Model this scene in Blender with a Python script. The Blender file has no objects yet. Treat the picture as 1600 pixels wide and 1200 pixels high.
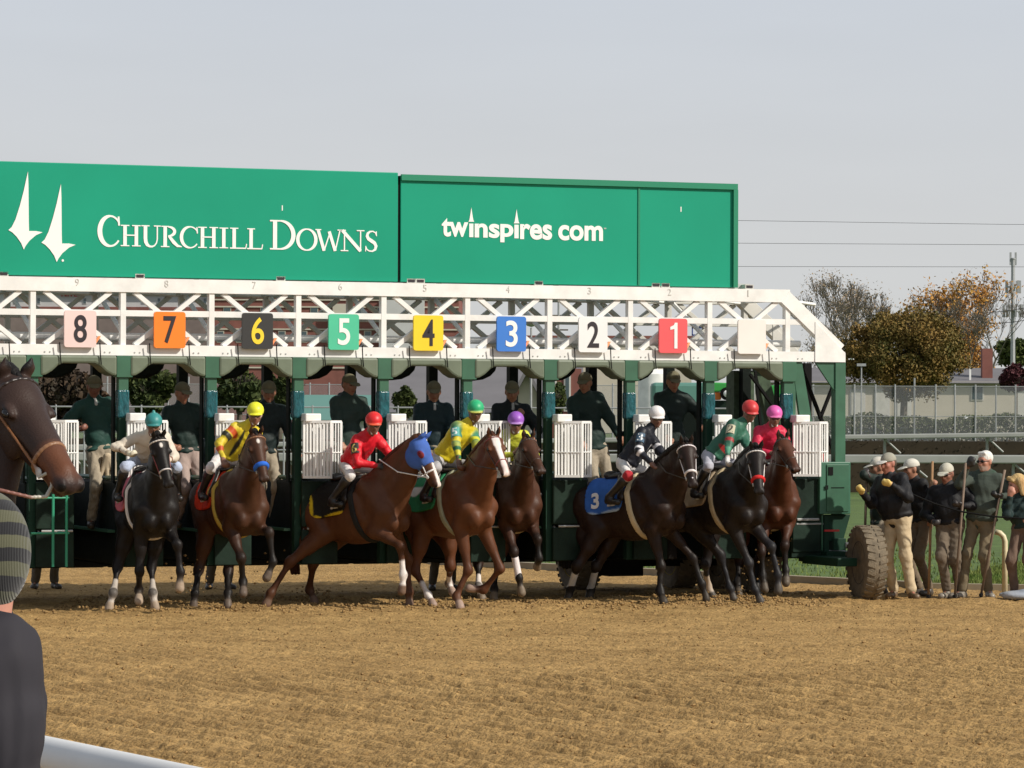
import bpy, bmesh, math, random
import numpy as np
from mathutils import Vector, Matrix
R = math.radians
random.seed(7); rng = np.random.default_rng(7)
scene = bpy.context.scene
COL = scene.collection
# ------------------------------------------------------------------ camera
FPX = 5600.0; EYE = 2.23; ROLL = 0.003; HZ = 645.0
cd = bpy.data.cameras.new('camera'); cam = bpy.data.objects.new('camera', cd); COL.objects.link(cam)
cd.sensor_width = 36; cd.lens = 36*FPX/1600; cd.shift_y = (HZ-600)/1600
cd.clip_start = 0.5; cd.clip_end = 5000
cam.matrix_world = Matrix.Translation((0, 0, EYE)) @ Matrix.Rotation(R(90), 4, 'X') @ Matrix.Rotation(ROLL, 4, 'Z')
scene.camera = cam
# ------------------------------------------------------------------ light
SUN_EL, SUN_AZ = R(35), R(64)          # azimuth measured from -Y (towards the camera) to +X
sd = Vector((math.sin(SUN_AZ)*math.cos(SUN_EL), -math.cos(SUN_AZ)*math.cos(SUN_EL), math.sin(SUN_EL)))
w = bpy.data.worlds.new('World'); scene.world = w; w.use_nodes = True
nt = w.node_tree; nt.nodes.clear()
out = nt.nodes.new('ShaderNodeOutputWorld'); bg = nt.nodes.new('ShaderNodeBackground')
sky = nt.nodes.new('ShaderNodeTexSky'); sky.sky_type = 'NISHITA'; sky.sun_disc = False
sky.sun_elevation = SUN_EL; sky.sun_rotation = math.pi-SUN_AZ; sky.dust_density = 5; sky.air_density = 1.2
hs = nt.nodes.new('ShaderNodeHueSaturation'); hs.inputs['Saturation'].default_value = 0.35; hs.inputs['Value'].default_value = 1.0
nt.links.new(sky.outputs[0], hs.inputs['Color'])
tc = nt.nodes.new('ShaderNodeTexCoord'); sp = nt.nodes.new('ShaderNodeSeparateXYZ'); nt.links.new(tc.outputs['Generated'], sp.inputs[0])
rp = nt.nodes.new('ShaderNodeValToRGB'); nt.links.new(sp.outputs['Z'], rp.inputs[0])
e = rp.color_ramp.elements; e[0].position = 0.0; e[0].color = (6.75, 6.8, 6.65, 1); e[1].position = 0.12; e[1].color = (6.3, 6.75, 7.4, 1)
e2 = rp.color_ramp.elements.new(0.05); e2.color = (6.85, 7.0, 7.1, 1)
e3 = rp.color_ramp.elements.new(0.3); e3.color = (4.5, 4.9, 5.6, 1); e4 = rp.color_ramp.elements.new(0.9); e4.color = (3.2, 3.6, 4.2, 1)
cl = nt.nodes.new('ShaderNodeTexNoise'); cl.inputs['Scale'].default_value = 9; cl.inputs['Detail'].default_value = 4
mpn = nt.nodes.new('ShaderNodeMapping'); mpn.inputs['Scale'].default_value = (1, 1, 5); nt.links.new(tc.outputs['Generated'], mpn.inputs[0]); nt.links.new(mpn.outputs[0], cl.inputs['Vector'])
clm = nt.nodes.new('ShaderNodeMapRange'); clm.inputs['To Min'].default_value = 0.955; clm.inputs['To Max'].default_value = 1.045; nt.links.new(cl.outputs[0], clm.inputs[0])
vm = nt.nodes.new('ShaderNodeVectorMath'); vm.operation = 'SCALE'; nt.links.new(rp.outputs[0], vm.inputs[0]); nt.links.new(clm.outputs[0], vm.inputs['Scale'])
mx = nt.nodes.new('ShaderNodeMix'); mx.data_type = 'RGBA'; mx.inputs[0].default_value = 0.9
nt.links.new(hs.outputs[0], mx.inputs[6]); nt.links.new(vm.outputs[0], mx.inputs[7]); nt.links.new(mx.outputs[2], bg.inputs[0])
bg.inputs[1].default_value = 0.1; nt.links.new(bg.outputs[0], out.inputs[0])
sl = bpy.data.lights.new('sun', 'SUN'); sl.energy = 4.5; sl.angle = R(1.2); sl.color = (1.0, 0.93, 0.82)
so = bpy.data.objects.new('sun', sl); COL.objects.link(so); so.rotation_euler = sd.to_track_quat('Z', 'Y').to_euler()
scene.view_settings.view_transform = 'Standard'; scene.view_settings.look = 'None'; scene.view_settings.exposure = 0; scene.view_settings.gamma = 1
scene.render.engine = 'CYCLES'

# ------------------------------------------------------------------ helpers
def P(px, py, Y):
    "photograph pixel at depth Y -> world point"
    dx, dy = px-800, py-HZ
    dx, dy = dx+ROLL*dy, dy-ROLL*dx
    return Vector((dx/FPX*Y, Y, EYE-dy/FPX*Y))
def ray(px, py):
    p = P(px, py, 1.0); o = Vector((0, 0, EYE)); return o, (p-o).normalized()
def solve(S, L, px, py, sgn=-1):
    "point on the pixel's ray at bone length L from S (sgn -1 = the nearer one)"
    o, d = ray(px, py); m = (S-o).dot(d); c = o+d*m; h = (S-c).length
    if h < L: return o+d*(m+sgn*math.sqrt(L*L-h*h))
    v = c-S
    return S+v.normalized()*min(h, L*1.15)
def lin(c): return tuple((x/255/12.92 if x/255 <= .04045 else ((x/255+.055)/1.055)**2.4) for x in c)
def tag(o, label=None, cat=None, group=None, kind=None):
    if label: o['label'] = label
    if cat: o['category'] = cat
    if group: o['group'] = group
    if kind: o['kind'] = kind
    return o
def empty(name, loc=(0, 0, 0), rz=0, label=None, cat=None, group=None):
    o = bpy.data.objects.new(name, None); COL.objects.link(o); o.location = loc; o.rotation_euler = (0, 0, rz)
    o.empty_display_size = 0.2
    return tag(o, label, cat, group)
def copy_tree(o, parent=None):
    c = o.copy(); COL.objects.link(c); c.parent = parent
    for ch in list(o.children): copy_tree(ch, c)
    return c
ORG = {}
def link_mesh(name, me, mat=None, parent=None, loc=(0, 0, 0), rz=0):
    o = bpy.data.objects.new(name, me); COL.objects.link(o)
    if mat is not None:
        for m in (mat if isinstance(mat, (list, tuple)) else [mat]): me.materials.append(m)
    if parent is not None: o.parent = parent
    o.location = loc; o.rotation_euler = (0, 0, rz)
    return o

def mat(name, col, rough=.6, metal=0, spec=.5, nscale=0, namt=.15, bump=0, bscale=40, attr=False, coat=0, sheen=0, emit=None, trans=0, stretch=None):
    m = bpy.data.materials.new(name); m.use_nodes = True; n = m.node_tree; b = n.nodes['Principled BSDF']
    b.inputs['Roughness'].default_value = rough; b.inputs['Metallic'].default_value = metal
    b.inputs['Specular IOR Level'].default_value = spec; b.inputs['Coat Weight'].default_value = coat; b.inputs['Coat Roughness'].default_value = .25
    b.inputs['Sheen Weight'].default_value = sheen
    t = n.nodes.new('ShaderNodeTexCoord'); vec = t.outputs['Object']
    if stretch:
        mp = n.nodes.new('ShaderNodeMapping'); mp.inputs['Scale'].default_value = stretch; n.links.new(vec, mp.inputs[0]); vec = mp.outputs[0]
    if attr:
        a = n.nodes.new('ShaderNodeAttribute'); a.attribute_name = 'Col'; src = a.outputs['Color']
    else:
        c = n.nodes.new('ShaderNodeRGB'); c.outputs[0].default_value = (*col, 1); src = c.outputs[0]
    if nscale:
        t1 = n.nodes.new('ShaderNodeTexNoise'); t1.inputs['Scale'].default_value = nscale; t1.inputs['Detail'].default_value = 6; n.links.new(vec, t1.inputs['Vector'])
        mr = n.nodes.new('ShaderNodeMapRange'); mr.inputs['From Min'].default_value = .25; mr.inputs['From Max'].default_value = .75
        mr.inputs['To Min'].default_value = 1-namt; mr.inputs['To Max'].default_value = 1+namt; n.links.new(t1.outputs[0], mr.inputs[0])
        v = n.nodes.new('ShaderNodeVectorMath'); v.operation = 'SCALE'; n.links.new(src, v.inputs[0]); n.links.new(mr.outputs[0], v.inputs['Scale']); src = v.outputs[0]
    n.links.new(src, b.inputs['Base Color'])
    if bump:
        t2 = n.nodes.new('ShaderNodeTexNoise'); t2.inputs['Scale'].default_value = bscale; t2.inputs['Detail'].default_value = 4; n.links.new(vec, t2.inputs['Vector'])
        bp = n.nodes.new('ShaderNodeBump'); bp.inputs['Strength'].default_value = bump; bp.inputs['Distance'].default_value = .02
        n.links.new(t2.outputs[0], bp.inputs['Height']); n.links.new(bp.outputs[0], b.inputs['Normal'])
    return m

class MB:
    "collects simple solids into ONE mesh"
    def __init__(s): s.v = []; s.f = []; s.m = []; s.mi = 0
    def add(s, vs, fs):
        o = len(s.v); s.v += [tuple(v) for v in vs]; s.f += [tuple(i+o for i in f) for f in fs]; s.m += [s.mi]*len(fs); return s
    def box(s, a, b):
        x0, y0, z0 = a; x1, y1, z1 = b
        x0, x1 = min(x0, x1), max(x0, x1); y0, y1 = min(y0, y1), max(y0, y1); z0, z1 = min(z0, z1), max(z0, z1)
        return s.add([(x0,y0,z0),(x1,y0,z0),(x1,y1,z0),(x0,y1,z0),(x0,y0,z1),(x1,y0,z1),(x1,y1,z1),(x0,y1,z1)],
                     [(0,3,2,1),(4,5,6,7),(0,1,5,4),(1,2,6,5),(2,3,7,6),(3,0,4,7)])
    def beam(s, a, b, w, h, up=(0, 1, 0)):
        "rectangular bar from a to b; w across, h along the up vector"
        a = Vector(a); b = Vector(b); d = (b-a).normalized(); u = Vector(up); u = (u-d*u.dot(d))
        if u.length < 1e-4: u = d.orthogonal()
        u.normalize(); r = d.cross(u)
        vs = [p+r*(i*w/2)+u*(j*h/2) for p in (a, b) for i, j in ((-1,-1),(1,-1),(1,1),(-1,1))]
        return s.add(vs, [(3,2,1,0),(4,5,6,7),(0,1,5,4),(1,2,6,5),(2,3,7,6),(3,0,4,7)])
    def tube(s, pts, r, n=8, cap=True):
        pts = [Vector(p) for p in pts]; rs = r if isinstance(r, (list, tuple)) else [r]*len(pts)
        rings = []; pu = None
        for i, p in enumerate(pts):
            d = (pts[min(i+1, len(pts)-1)]-pts[max(i-1, 0)]).normalized()
            u = d.orthogonal().normalized() if pu is None else (pu-d*pu.dot(d)).normalized()
            pu = u; w = d.cross(u)
            rings.append([p+(u*math.cos(t)+w*math.sin(t))*rs[i] for t in [2*math.pi*k/n for k in range(n)]])
        vs = [v for rg in rings for v in rg]; fs = []
        for i in range(len(pts)-1):
            for k in range(n):
                k2 = (k+1) % n; fs.append((i*n+k, i*n+k2, (i+1)*n+k2, (i+1)*n+k))
        if cap: fs.append(tuple(range(n))[::-1]); fs.append(tuple((len(pts)-1)*n+k for k in range(n)))
        return s.add(vs, fs)
    def lathe(s, c, axis, prof, n=24):
        "prof: list of (radius, along axis)"
        c = Vector(c); a = Vector(axis).normalized(); u = a.orthogonal().normalized(); w = a.cross(u)
        vs = [c+a*t+(u*math.cos(2*math.pi*k/n)+w*math.sin(2*math.pi*k/n))*r for r, t in prof for k in range(n)]
        fs = [(i*n+k, i*n+(k+1) % n, (i+1)*n+(k+1) % n, (i+1)*n+k) for i in range(len(prof)-1) for k in range(n)]
        fs.append(tuple(range(n))[::-1]); fs.append(tuple((len(prof)-1)*n+k for k in range(n)))
        return s.add(vs, fs)
    def prism(s, pts, d):
        "polygon (3-D points, in order) extruded by vector d"
        n = len(pts); pts = [Vector(p) for p in pts]; d = Vector(d)
        return s.add(pts+[p+d for p in pts], [tuple(range(n))[::-1], tuple(range(n, 2*n))]+[(i, (i+1) % n, (i+1) % n+n, i+n) for i in range(n)])
    def build(s, name, material=None, parent=None, loc=(0, 0, 0), rz=0, smooth=False, bevel=0, normals=True):
        me = bpy.data.meshes.new(name); me.from_pydata(s.v, [], s.f); me.update()
        if normals:
            bm = bmesh.new(); bm.from_mesh(me); bmesh.ops.recalc_face_normals(bm, faces=bm.faces); bm.to_mesh(me); bm.free()
        me.polygons.foreach_set('material_index', s.m)
        if smooth: me.shade_smooth() if hasattr(me, 'shade_smooth') else me.polygons.foreach_set('use_smooth', [True]*len(me.polygons))
        o = link_mesh(name, me, material, parent, loc, rz)
        if smooth == 2: me.set_sharp_from_angle(angle=R(40))
        if bevel:
            bv = o.modifiers.new('bevel', 'BEVEL'); bv.width = bevel; bv.segments = 2; bv.limit_method = 'ANGLE'
        return o

# ------------------------------------------------------------------ implicit surfaces (people, horses)
class SDF:
    def __init__(s, k=.02): s.p = []; s.k = k; s.paints = []
    def cone(s, a, b, ra, rb, col=(.5,.5,.5), flat=None, fs=1.0):
        s.p.append(('c', np.array(a, float), np.array(b, float), ra, rb, None if flat is None else np.array(Vector(flat).normalized(), float), fs, col)); return s
    def ell(s, c, r, F=None, col=(.5,.5,.5)):
        "F: three axis vectors matching radii r"
        M = np.eye(3) if F is None else np.array([list(v) for v in F], float)
        s.p.append(('e', np.array(c, float), np.array(r, float), M, None, None, None, col)); return s
    def paint(s, kind, *a, col, soft=.008):
        t = SDF(); (t.cone if kind == 'c' else t.ell)(*a); s.paints.append((t.p[0], col, soft))
    @staticmethod
    def d(p, Q):
        if p[0] == 'c':
            a, b, ra, rb, n, fs = p[1:7]; q = Q-a; ab = b-a
            if n is not None:
                q = q+np.outer(q@n, n)*(1/fs-1) if q.ndim == 2 else q; ab = ab+n*(ab@n)*(1/fs-1)
            L2 = float(ab@ab)+1e-12; t = np.clip((q@ab)/L2, 0, 1)
            return np.linalg.norm(q-t[:, None]*ab, axis=1)-(ra+(rb-ra)*t)
        c, r, M = p[1:4]; q = (Q-c)@M.T; k0 = np.linalg.norm(q/r, axis=1)+1e-9; k1 = np.linalg.norm(q/(r*r), axis=1)+1e-9
        return k0*(k0-1)/k1
    @staticmethod
    def bb(p):
        if p[0] == 'c':
            r = max(p[3], p[4])*max(1, p[6] or 1); return np.minimum(p[1], p[2])-r, np.maximum(p[1], p[2])+r
        m = p[3]; ext = np.sqrt(((m*p[2][:, None])**2).sum(0)); return p[1]-ext, p[1]+ext
    def field(s, Q):
        S = np.zeros(len(Q))
        for p in s.p: S += np.exp(np.clip(-s.d(p, Q)/s.k, -40, 30))
        return -s.k*np.log(S+1e-15)
    def mesh(s, h, mod=None, lo=None, hi=None):
        B = [s.bb(p) for p in s.p]
        if lo is None: lo = np.min([b[0] for b in B], 0)
        if hi is None: hi = np.max([b[1] for b in B], 0)
        lo = np.array(lo)-3*h-s.k; hi = np.array(hi)+3*h+s.k
        N = np.ceil((hi-lo)/h).astype(int)+1
        S = np.zeros(N, np.float32); mar = 4*s.k+2*h
        ax = [lo[i]+h*np.arange(N[i]) for i in range(3)]
        for p, b in zip(s.p, B):
            i0 = np.maximum(np.floor((b[0]-mar-lo)/h).astype(int), 0); i1 = np.minimum(np.ceil((b[1]+mar-lo)/h).astype(int)+1, N)
            if (i1 <= i0).any(): continue
            g = np.meshgrid(*[ax[i][i0[i]:i1[i]] for i in range(3)], indexing='ij'); Q = np.stack([x.ravel() for x in g], 1)
            dd = np.exp(np.clip(-s.d(p, Q)/s.k, -40, 60)).reshape(g[0].shape)
            S[i0[0]:i1[0], i0[1]:i1[1], i0[2]:i1[2]] += dd
        F = -s.k*np.log(S+1e-7)
        if mod is not None:
            g = np.meshgrid(*ax, indexing='ij'); F = mod(F, *g)
        return surface_nets(F, lo, h)
    def colors(s, V, kc=.006):
        V = np.asarray(V); D = np.stack([s.d(p, V) for p in s.p]); D -= D.min(0)
        W = np.exp(-D/kc); C = np.array([p[7] for p in s.p]); out = (W.T@C)/W.sum(0)[:, None]
        for p, c, soft in s.paints:
            a = np.clip(.5-s.d(p, V)/soft, 0, 1)[:, None]; out = out*(1-a)+np.array(c)*a
        return out
def surface_nets(F, lo, h):
    ins = F < 0; N = np.array(F.shape)
    c = np.zeros(N-1, np.int8); 
    for i in (0, 1):
        for j in (0, 1):
            for k in (0, 1): c += ins[i:N[0]-1+i, j:N[1]-1+j, k:N[2]-1+k]
    act = (c > 0) & (c < 8); idx = np.argwhere(act); n = len(idx)
    if n == 0: return np.zeros((0, 3)), np.zeros((0, 4), int)
    ID = -np.ones(N-1, np.int64); ID[act] = np.arange(n)
    acc = np.zeros((n, 3)); cnt = np.zeros(n)
    for a in range(3):
        o1, o2 = [x for x in range(3) if x != a]
        for i in (0, 1):
            for j in (0, 1):
                p0 = idx.copy(); p0[:, o1] += i; p0[:, o2] += j; p1 = p0.copy(); p1[:, a] += 1
                f0 = F[tuple(p0.T)]; f1 = F[tuple(p1.T)]; m = (f0 < 0) != (f1 < 0)
                t = np.where(m, f0/(f0-f1+1e-12), 0); pt = p0.astype(float); pt[:, a] += t
                acc[m] += pt[m]; cnt[m] += 1
    V = lo+h*acc/cnt[:, None]; faces = []
    for a in range(3):
        o1, o2 = (a+1) % 3, (a+2) % 3
        sl0 = [slice(None)]*3; sl1 = [slice(None)]*3; sl0[a] = slice(0, -1); sl1[a] = slice(1, None)
        cr = ins[tuple(sl0)] != ins[tuple(sl1)]; e = np.argwhere(cr)
        e = e[(e[:, o1] > 0) & (e[:, o2] > 0) & (e[:, o1] < N[o1]-1) & (e[:, o2] < N[o2]-1)]
        q = []
        for i, j in ((-1, -1), (0, -1), (0, 0), (-1, 0)):
            t = e.copy(); t[:, o1] += i; t[:, o2] += j; q.append(ID[tuple(t.T)])
        q = np.stack(q, 1); flip = ~ins[tuple(e.T)]; q[flip] = q[flip][:, ::-1]; faces.append(q)
    return V, np.concatenate(faces)
def np_mesh(name, V, Fc, col=None, smooth=True):
    me = bpy.data.meshes.new(name); me.vertices.add(len(V)); me.vertices.foreach_set('co', np.asarray(V, np.float32).ravel())
    k = Fc.shape[1]; me.loops.add(len(Fc)*k); me.loops.foreach_set('vertex_index', Fc.ravel().astype(np.int32))
    me.polygons.add(len(Fc)); me.polygons.foreach_set('loop_start', (np.arange(len(Fc))*k).astype(np.int32))
    me.update(calc_edges=True); me.validate()
    if smooth: me.polygons.foreach_set('use_smooth', [True]*len(me.polygons))
    if col is not None:
        a = me.color_attributes.new('Col', 'FLOAT_COLOR', 'POINT'); c4 = np.ones((len(V), 4), np.float32); c4[:, :3] = col; a.data.foreach_set('color', c4.ravel())
    return me
def fold(amp, seed=1, wl=.10, st=(1,1,1)):
    "wrinkles: warped sine noise added to an implicit surface"
    r = np.random.default_rng(seed); D = r.normal(size=(5, 3))*np.array(st); D /= np.linalg.norm(D, axis=1)[:, None]; W = 2*math.pi/(wl*r.uniform(.6, 1.7, 5)); ph = r.uniform(0, 6.28, (5, 2))
    def m(F, X, Y, Z_):
        n = 0
        for i in range(5):
            a = (X*D[i,0]+Y*D[i,1]+Z_*D[i,2])*W[i]; b = (X*D[i-1,2]+Y*D[i-1,0]-Z_*D[i-1,1])*W[i]*.37; s_ = np.sin(a+1.9*np.sin(b+ph[i,0])+ph[i,1]); n = n+s_*s_*s_
        return F+amp*.45*n
    return m
def sdf_obj(name, s, h, material, parent=None, root=(0, 0, 0), mod=None, lo=None, hi=None, kc=.006, own=False):
    "implicit body -> object whose vertices are stored relative to root"
    V, Fc = s.mesh(h, mod, lo, hi)
    if len(V) == 0: return None
    me = np_mesh(name, V-np.array(root), Fc, s.colors(V, kc))
    return link_mesh(name, me, material, parent, root if own else (0, 0, 0))
# ------------------------------------------------------------------ materials
M = {}
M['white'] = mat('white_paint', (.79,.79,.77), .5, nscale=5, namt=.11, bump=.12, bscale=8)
M['white2'] = mat('grey_and_shaded_white', (.55,.54,.50), .55, nscale=3, namt=.1)  # greyer white for small parts; on the rear truss it paints in shade
M['signgreen'] = mat('sign_green', (.010,.30,.185), .4, spec=.22, nscale=.7, namt=.08)
M['signedge'] = mat('sign_edge_green', (.012,.22,.12), .4)
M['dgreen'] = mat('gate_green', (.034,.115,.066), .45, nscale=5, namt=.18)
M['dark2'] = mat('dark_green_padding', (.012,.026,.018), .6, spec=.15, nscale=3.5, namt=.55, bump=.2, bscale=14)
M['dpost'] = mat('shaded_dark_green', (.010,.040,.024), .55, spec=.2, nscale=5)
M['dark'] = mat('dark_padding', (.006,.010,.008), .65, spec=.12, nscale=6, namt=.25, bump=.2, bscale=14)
M['hood'] = mat('hood_vinyl', (.13,.16,.11), .5, nscale=4, namt=.15, bump=.15, bscale=9)
M['teal'] = mat('teal_plastic_wrap', (.012,.085,.10), .18, nscale=30, namt=.5, bump=1.0, bscale=28, stretch=(1,1,.4))
M['black'] = mat('black_rubber', (.007,.007,.007), .7, spec=.12)
M['steel'] = mat('steel', (.35,.35,.35), .35, metal=.8)
M['silver'] = mat('dull_silver', (.45,.46,.45), .5, metal=.3, nscale=6)
M['text_white'] = mat('sign_white', (.85,.85,.83), .5)
M['text_dark'] = mat('numeral_black', (.02,.015,.02), .5)
M['text_yellow'] = mat('numeral_yellow', (.85,.62,.03), .5)
M['text_grey'] = mat('small_numeral_grey', (.60,.60,.57), .5)
M['rubber'] = mat('dusty_tyre_rubber', (.17,.135,.09), .85, nscale=12, namt=.35, bump=.4, bscale=60)
M['rimdark'] = mat('dark_rim', (.03,.028,.025), .7, nscale=9, namt=.3)
M['yellow'] = mat('yellow_paint', (.55,.42,.02), .5)
M['red'] = mat('red_plastic', (.55,.03,.03), .3)
M['railgrey'] = mat('rail_cover', (.30,.31,.29), .5, nscale=2, namt=.1)
M['galv'] = mat('galvanised', (.36,.37,.38), .5, metal=.3, nscale=5)
M['brick'] = mat('brick_red', (.20,.075,.06), .85, nscale=1.2, namt=.18)
M['cream'] = mat('cream_wall', (.50,.46,.38), .8, nscale=1, namt=.06)
M['pale'] = mat('pale_cladding', (.50,.50,.50), .7, nscale=1, namt=.05)
M['roof'] = mat('grey_roof', (.15,.145,.155), .85, nscale=.8, namt=.1)
M['roofteal'] = mat('teal_roof', (.10,.24,.20), .5)
M['glass'] = mat('window_glass', (.05,.08,.09), .15, spec=.8)
M['bark_pale'] = mat('pale_bark', (.17,.15,.125), .9, nscale=8, namt=.3)
M['bark'] = mat('bark', (.10,.085,.065), .9, nscale=8, namt=.3)
M['tractor'] = mat('bright_green_paint', (.04,.32,.06), .35)
M['orange'] = mat('orange_paint', (.75,.18,.02), .5)
M['wood'] = mat('wood_handle', (.30,.17,.08), .6, nscale=10, namt=.2)
def leafmat(name, cols, rough=.7):
    m = bpy.data.materials.new(name); m.use_nodes = True; n = m.node_tree; b = n.nodes['Principled BSDF']; b.inputs['Roughness'].default_value = rough
    b.inputs['Specular IOR Level'].default_value = .2
    g = n.nodes.new('ShaderNodeNewGeometry'); t = n.nodes.new('ShaderNodeTexCoord'); nz = n.nodes.new('ShaderNodeTexNoise'); nz.inputs['Scale'].default_value = .45; nz.inputs['Detail'].default_value = 3
    n.links.new(t.outputs['Object'], nz.inputs['Vector'])
    ad = n.nodes.new('ShaderNodeMath'); ad.operation = 'MULTIPLY_ADD'; ad.inputs[1].default_value = .45; n.links.new(g.outputs['Random Per Island'], ad.inputs[0]); 
    mm = n.nodes.new('ShaderNodeMath'); mm.operation = 'MULTIPLY_ADD'; mm.inputs[1].default_value = 1.6; mm.inputs[2].default_value = -.5; n.links.new(nz.outputs[0], mm.inputs[0]); n.links.new(mm.outputs[0], ad.inputs[2])
    r = n.nodes.new('ShaderNodeValToRGB'); n.links.new(ad.outputs[0], r.inputs[0]); el = r.color_ramp.elements
    for i, c in enumerate(cols):
        x = i/(len(cols)-1)
        q = el[0] if i == 0 else (el[1] if i == len(cols)-1 else el.new(x)); q.position = x; q.color = (*c, 1)
    n.links.new(r.outputs[0], b.inputs['Base Color'])
    return m
M['leaf_olive'] = leafmat('leaf_olive', [(.05,.068,.018),(.11,.125,.03),(.20,.165,.04),(.27,.16,.045)])
M['leaf_orange'] = leafmat('leaf_orange', [(.42,.27,.06),(.66,.38,.08),(.68,.32,.09),(.5,.22,.06)])
M['leaf_green'] = leafmat('leaf_green', [(.02,.035,.012),(.05,.08,.02),(.10,.12,.03)])
M['leaf_dark'] = leafmat('leaf_dark', [(.025,.022,.015),(.06,.045,.03),(.10,.06,.035)])
M['leaf_bare'] = leafmat('leaf_sparse', [(.22,.21,.13),(.33,.30,.17),(.36,.24,.16)])
M['leaf_purple'] = leafmat('leaf_purple', [(.04,.015,.02),(.10,.03,.035)])
M['leaf_hedge'] = leafmat('leaf_hedge', [(.012,.014,.009),(.03,.03,.015),(.05,.035,.02)])

# ------------------------------------------------------------------ ground
def vnoise(x, y, seed=0):
    xi = np.floor(x).astype(np.int64); yi = np.floor(y).astype(np.int64); fx = x-xi; fy = y-yi
    def hsh(a, b):
        n = (a*374761393+b*668265263+seed*1442695041) & 0xffffffff; n = ((n ^ (n >> 13))*1274126177) & 0xffffffff
        return ((n ^ (n >> 16)) & 0xffff)/65535.0
    fx = fx*fx*(3-2*fx); fy = fy*fy*(3-2*fy)
    a = hsh(xi, yi)*(1-fx)+hsh(xi+1, yi)*fx; b = hsh(xi, yi+1)*(1-fx)+hsh(xi+1, yi+1)*fx
    return a*(1-fy)+b*fy
def dirtmat():
    m = bpy.data.materials.new('track_dirt'); m.use_nodes = True; n = m.node_tree; b = n.nodes['Principled BSDF']; b.inputs['Roughness'].default_value = .95; b.inputs['Specular IOR Level'].default_value = .15
    t = n.nodes.new('ShaderNodeTexCoord')
    def nz(s, d, st=(1,1,1)):
        mp = n.nodes.new('ShaderNodeMapping'); mp.inputs['Scale'].default_value = st; n.links.new(t.outputs['Object'], mp.inputs[0])
        q = n.nodes.new('ShaderNodeTexNoise'); q.inputs['Scale'].default_value = s; q.inputs['Detail'].default_value = d; n.links.new(mp.outputs[0], q.inputs['Vector']); return q.outputs[0]
    r = n.nodes.new('ShaderNodeValToRGB'); e = r.color_ramp.elements; e[0].position = .3; e[0].color = (.225,.134,.049,1); e[1].position = .72; e[1].color = (.54,.344,.138,1)
    a = n.nodes.new('ShaderNodeMath'); a.operation = 'MULTIPLY_ADD'; a.inputs[1].default_value = .55
    n.links.new(nz(24, 6), a.inputs[0]); b2 = n.nodes.new('ShaderNodeMath'); b2.operation = 'MULTIPLY'; b2.inputs[1].default_value = .45; n.links.new(nz(1.1, 4), b2.inputs[0]); n.links.new(b2.outputs[0], a.inputs[2])
    mp2 = n.nodes.new('ShaderNodeMapping'); mp2.inputs['Rotation'].default_value = (0, 0, R(-59.8)); mp2.inputs['Scale'].default_value = (.12, 2.2, 1); n.links.new(t.outputs['Object'], mp2.inputs[0]); q2 = n.nodes.new('ShaderNodeTexNoise'); q2.inputs['Scale'].default_value = 1.4; q2.inputs['Detail'].default_value = 3; n.links.new(mp2.outputs[0], q2.inputs['Vector'])
    c2 = n.nodes.new('ShaderNodeMath'); c2.operation = 'MULTIPLY_ADD'; c2.inputs[1].default_value = .22; n.links.new(q2.outputs[0], c2.inputs[0]); c3 = n.nodes.new('ShaderNodeMath'); c3.operation = 'ADD'; c3.inputs[1].default_value = -.11; n.links.new(a.outputs[0], c3.inputs[0]); n.links.new(c3.outputs[0], c2.inputs[2]); a = c2
    n.links.new(a.outputs[0], r.inputs[0]); n.links.new(r.outputs[0], b.inputs['Base Color'])
    bp = n.nodes.new('ShaderNodeBump'); bp.inputs['Strength'].default_value = 1.0; bp.inputs['Distance'].default_value = .03; n.links.new(nz(38, 6), bp.inputs['Height']); n.links.new(bp.outputs[0], b.inputs['Normal'])
    return m
M['dirt'] = dirtmat()
def grassmat():
    m = mat('infield_grass', (.075,.125,.022), .9, nscale=1.5, namt=.3, bump=.8, bscale=30); return m
M['grass'] = grassmat()
# fine dirt sheet (harrowed, cloddy)
def relief(X, Y):
    h = .010*(vnoise(X/.6, Y/.6, 1)-.5)+.009*(vnoise(X/.15, Y/.17, 2)-.5)+.021*(vnoise(X/.05, Y/.075, 3)-.5)
    n4 = vnoise(X/.10+31, Y/.12+7, 4); h += .035*np.clip(n4-.80, 0, 1)*4*.35
    # harrow lines follow the length of the track
    q = X*.864+Y*.503+.06*vnoise(X/.9, Y/.9, 5)
    am = np.clip((38-Y)/9, 0.3, 1)*(.4+.6*vnoise(X/2.1, Y/2.1, 9))
    h += .027*am*np.sin(q*2*math.pi/.25)*(.35+1.1*vnoise(X/.16, Y/.3, 12)); h += -.03*np.exp(-((np.mod(q, 2.7)-1.3)/.09)**2)*am
    # churned strip in front of the gate
    ch = np.exp(-((Y-42-.2*X)/1.8)**2); h += ch*.05*(vnoise(X/.23, Y/.33, 6)-.5)
    return h
xs = []
ys = [13.0]
while ys[-1] < 54: ys.append(ys[-1]+.028+.0007*max(0, ys[-1]-18))
ys = np.array(ys); NX = 560
T = np.linspace(-1, 1, NX); Yg, Tg = np.meshgrid(ys, T, indexing='ij'); Xg = Tg*(1.0+Yg*.158)
Zg = relief(Xg, Yg); ed = np.minimum(np.minimum((1-np.abs(Tg))*8, 1), np.minimum((Yg-13)/1.5, 1)); ed = np.minimum(ed, (54.5-Yg)/1.5); Zg = Zg*np.clip(ed, 0, 1)+.004
ids = np.arange(Xg.size).reshape(Xg.shape); Fq = np.stack([ids[:-1,:-1], ids[:-1,1:], ids[1:,1:], ids[1:,:-1]], -1).reshape(-1, 4)
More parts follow.
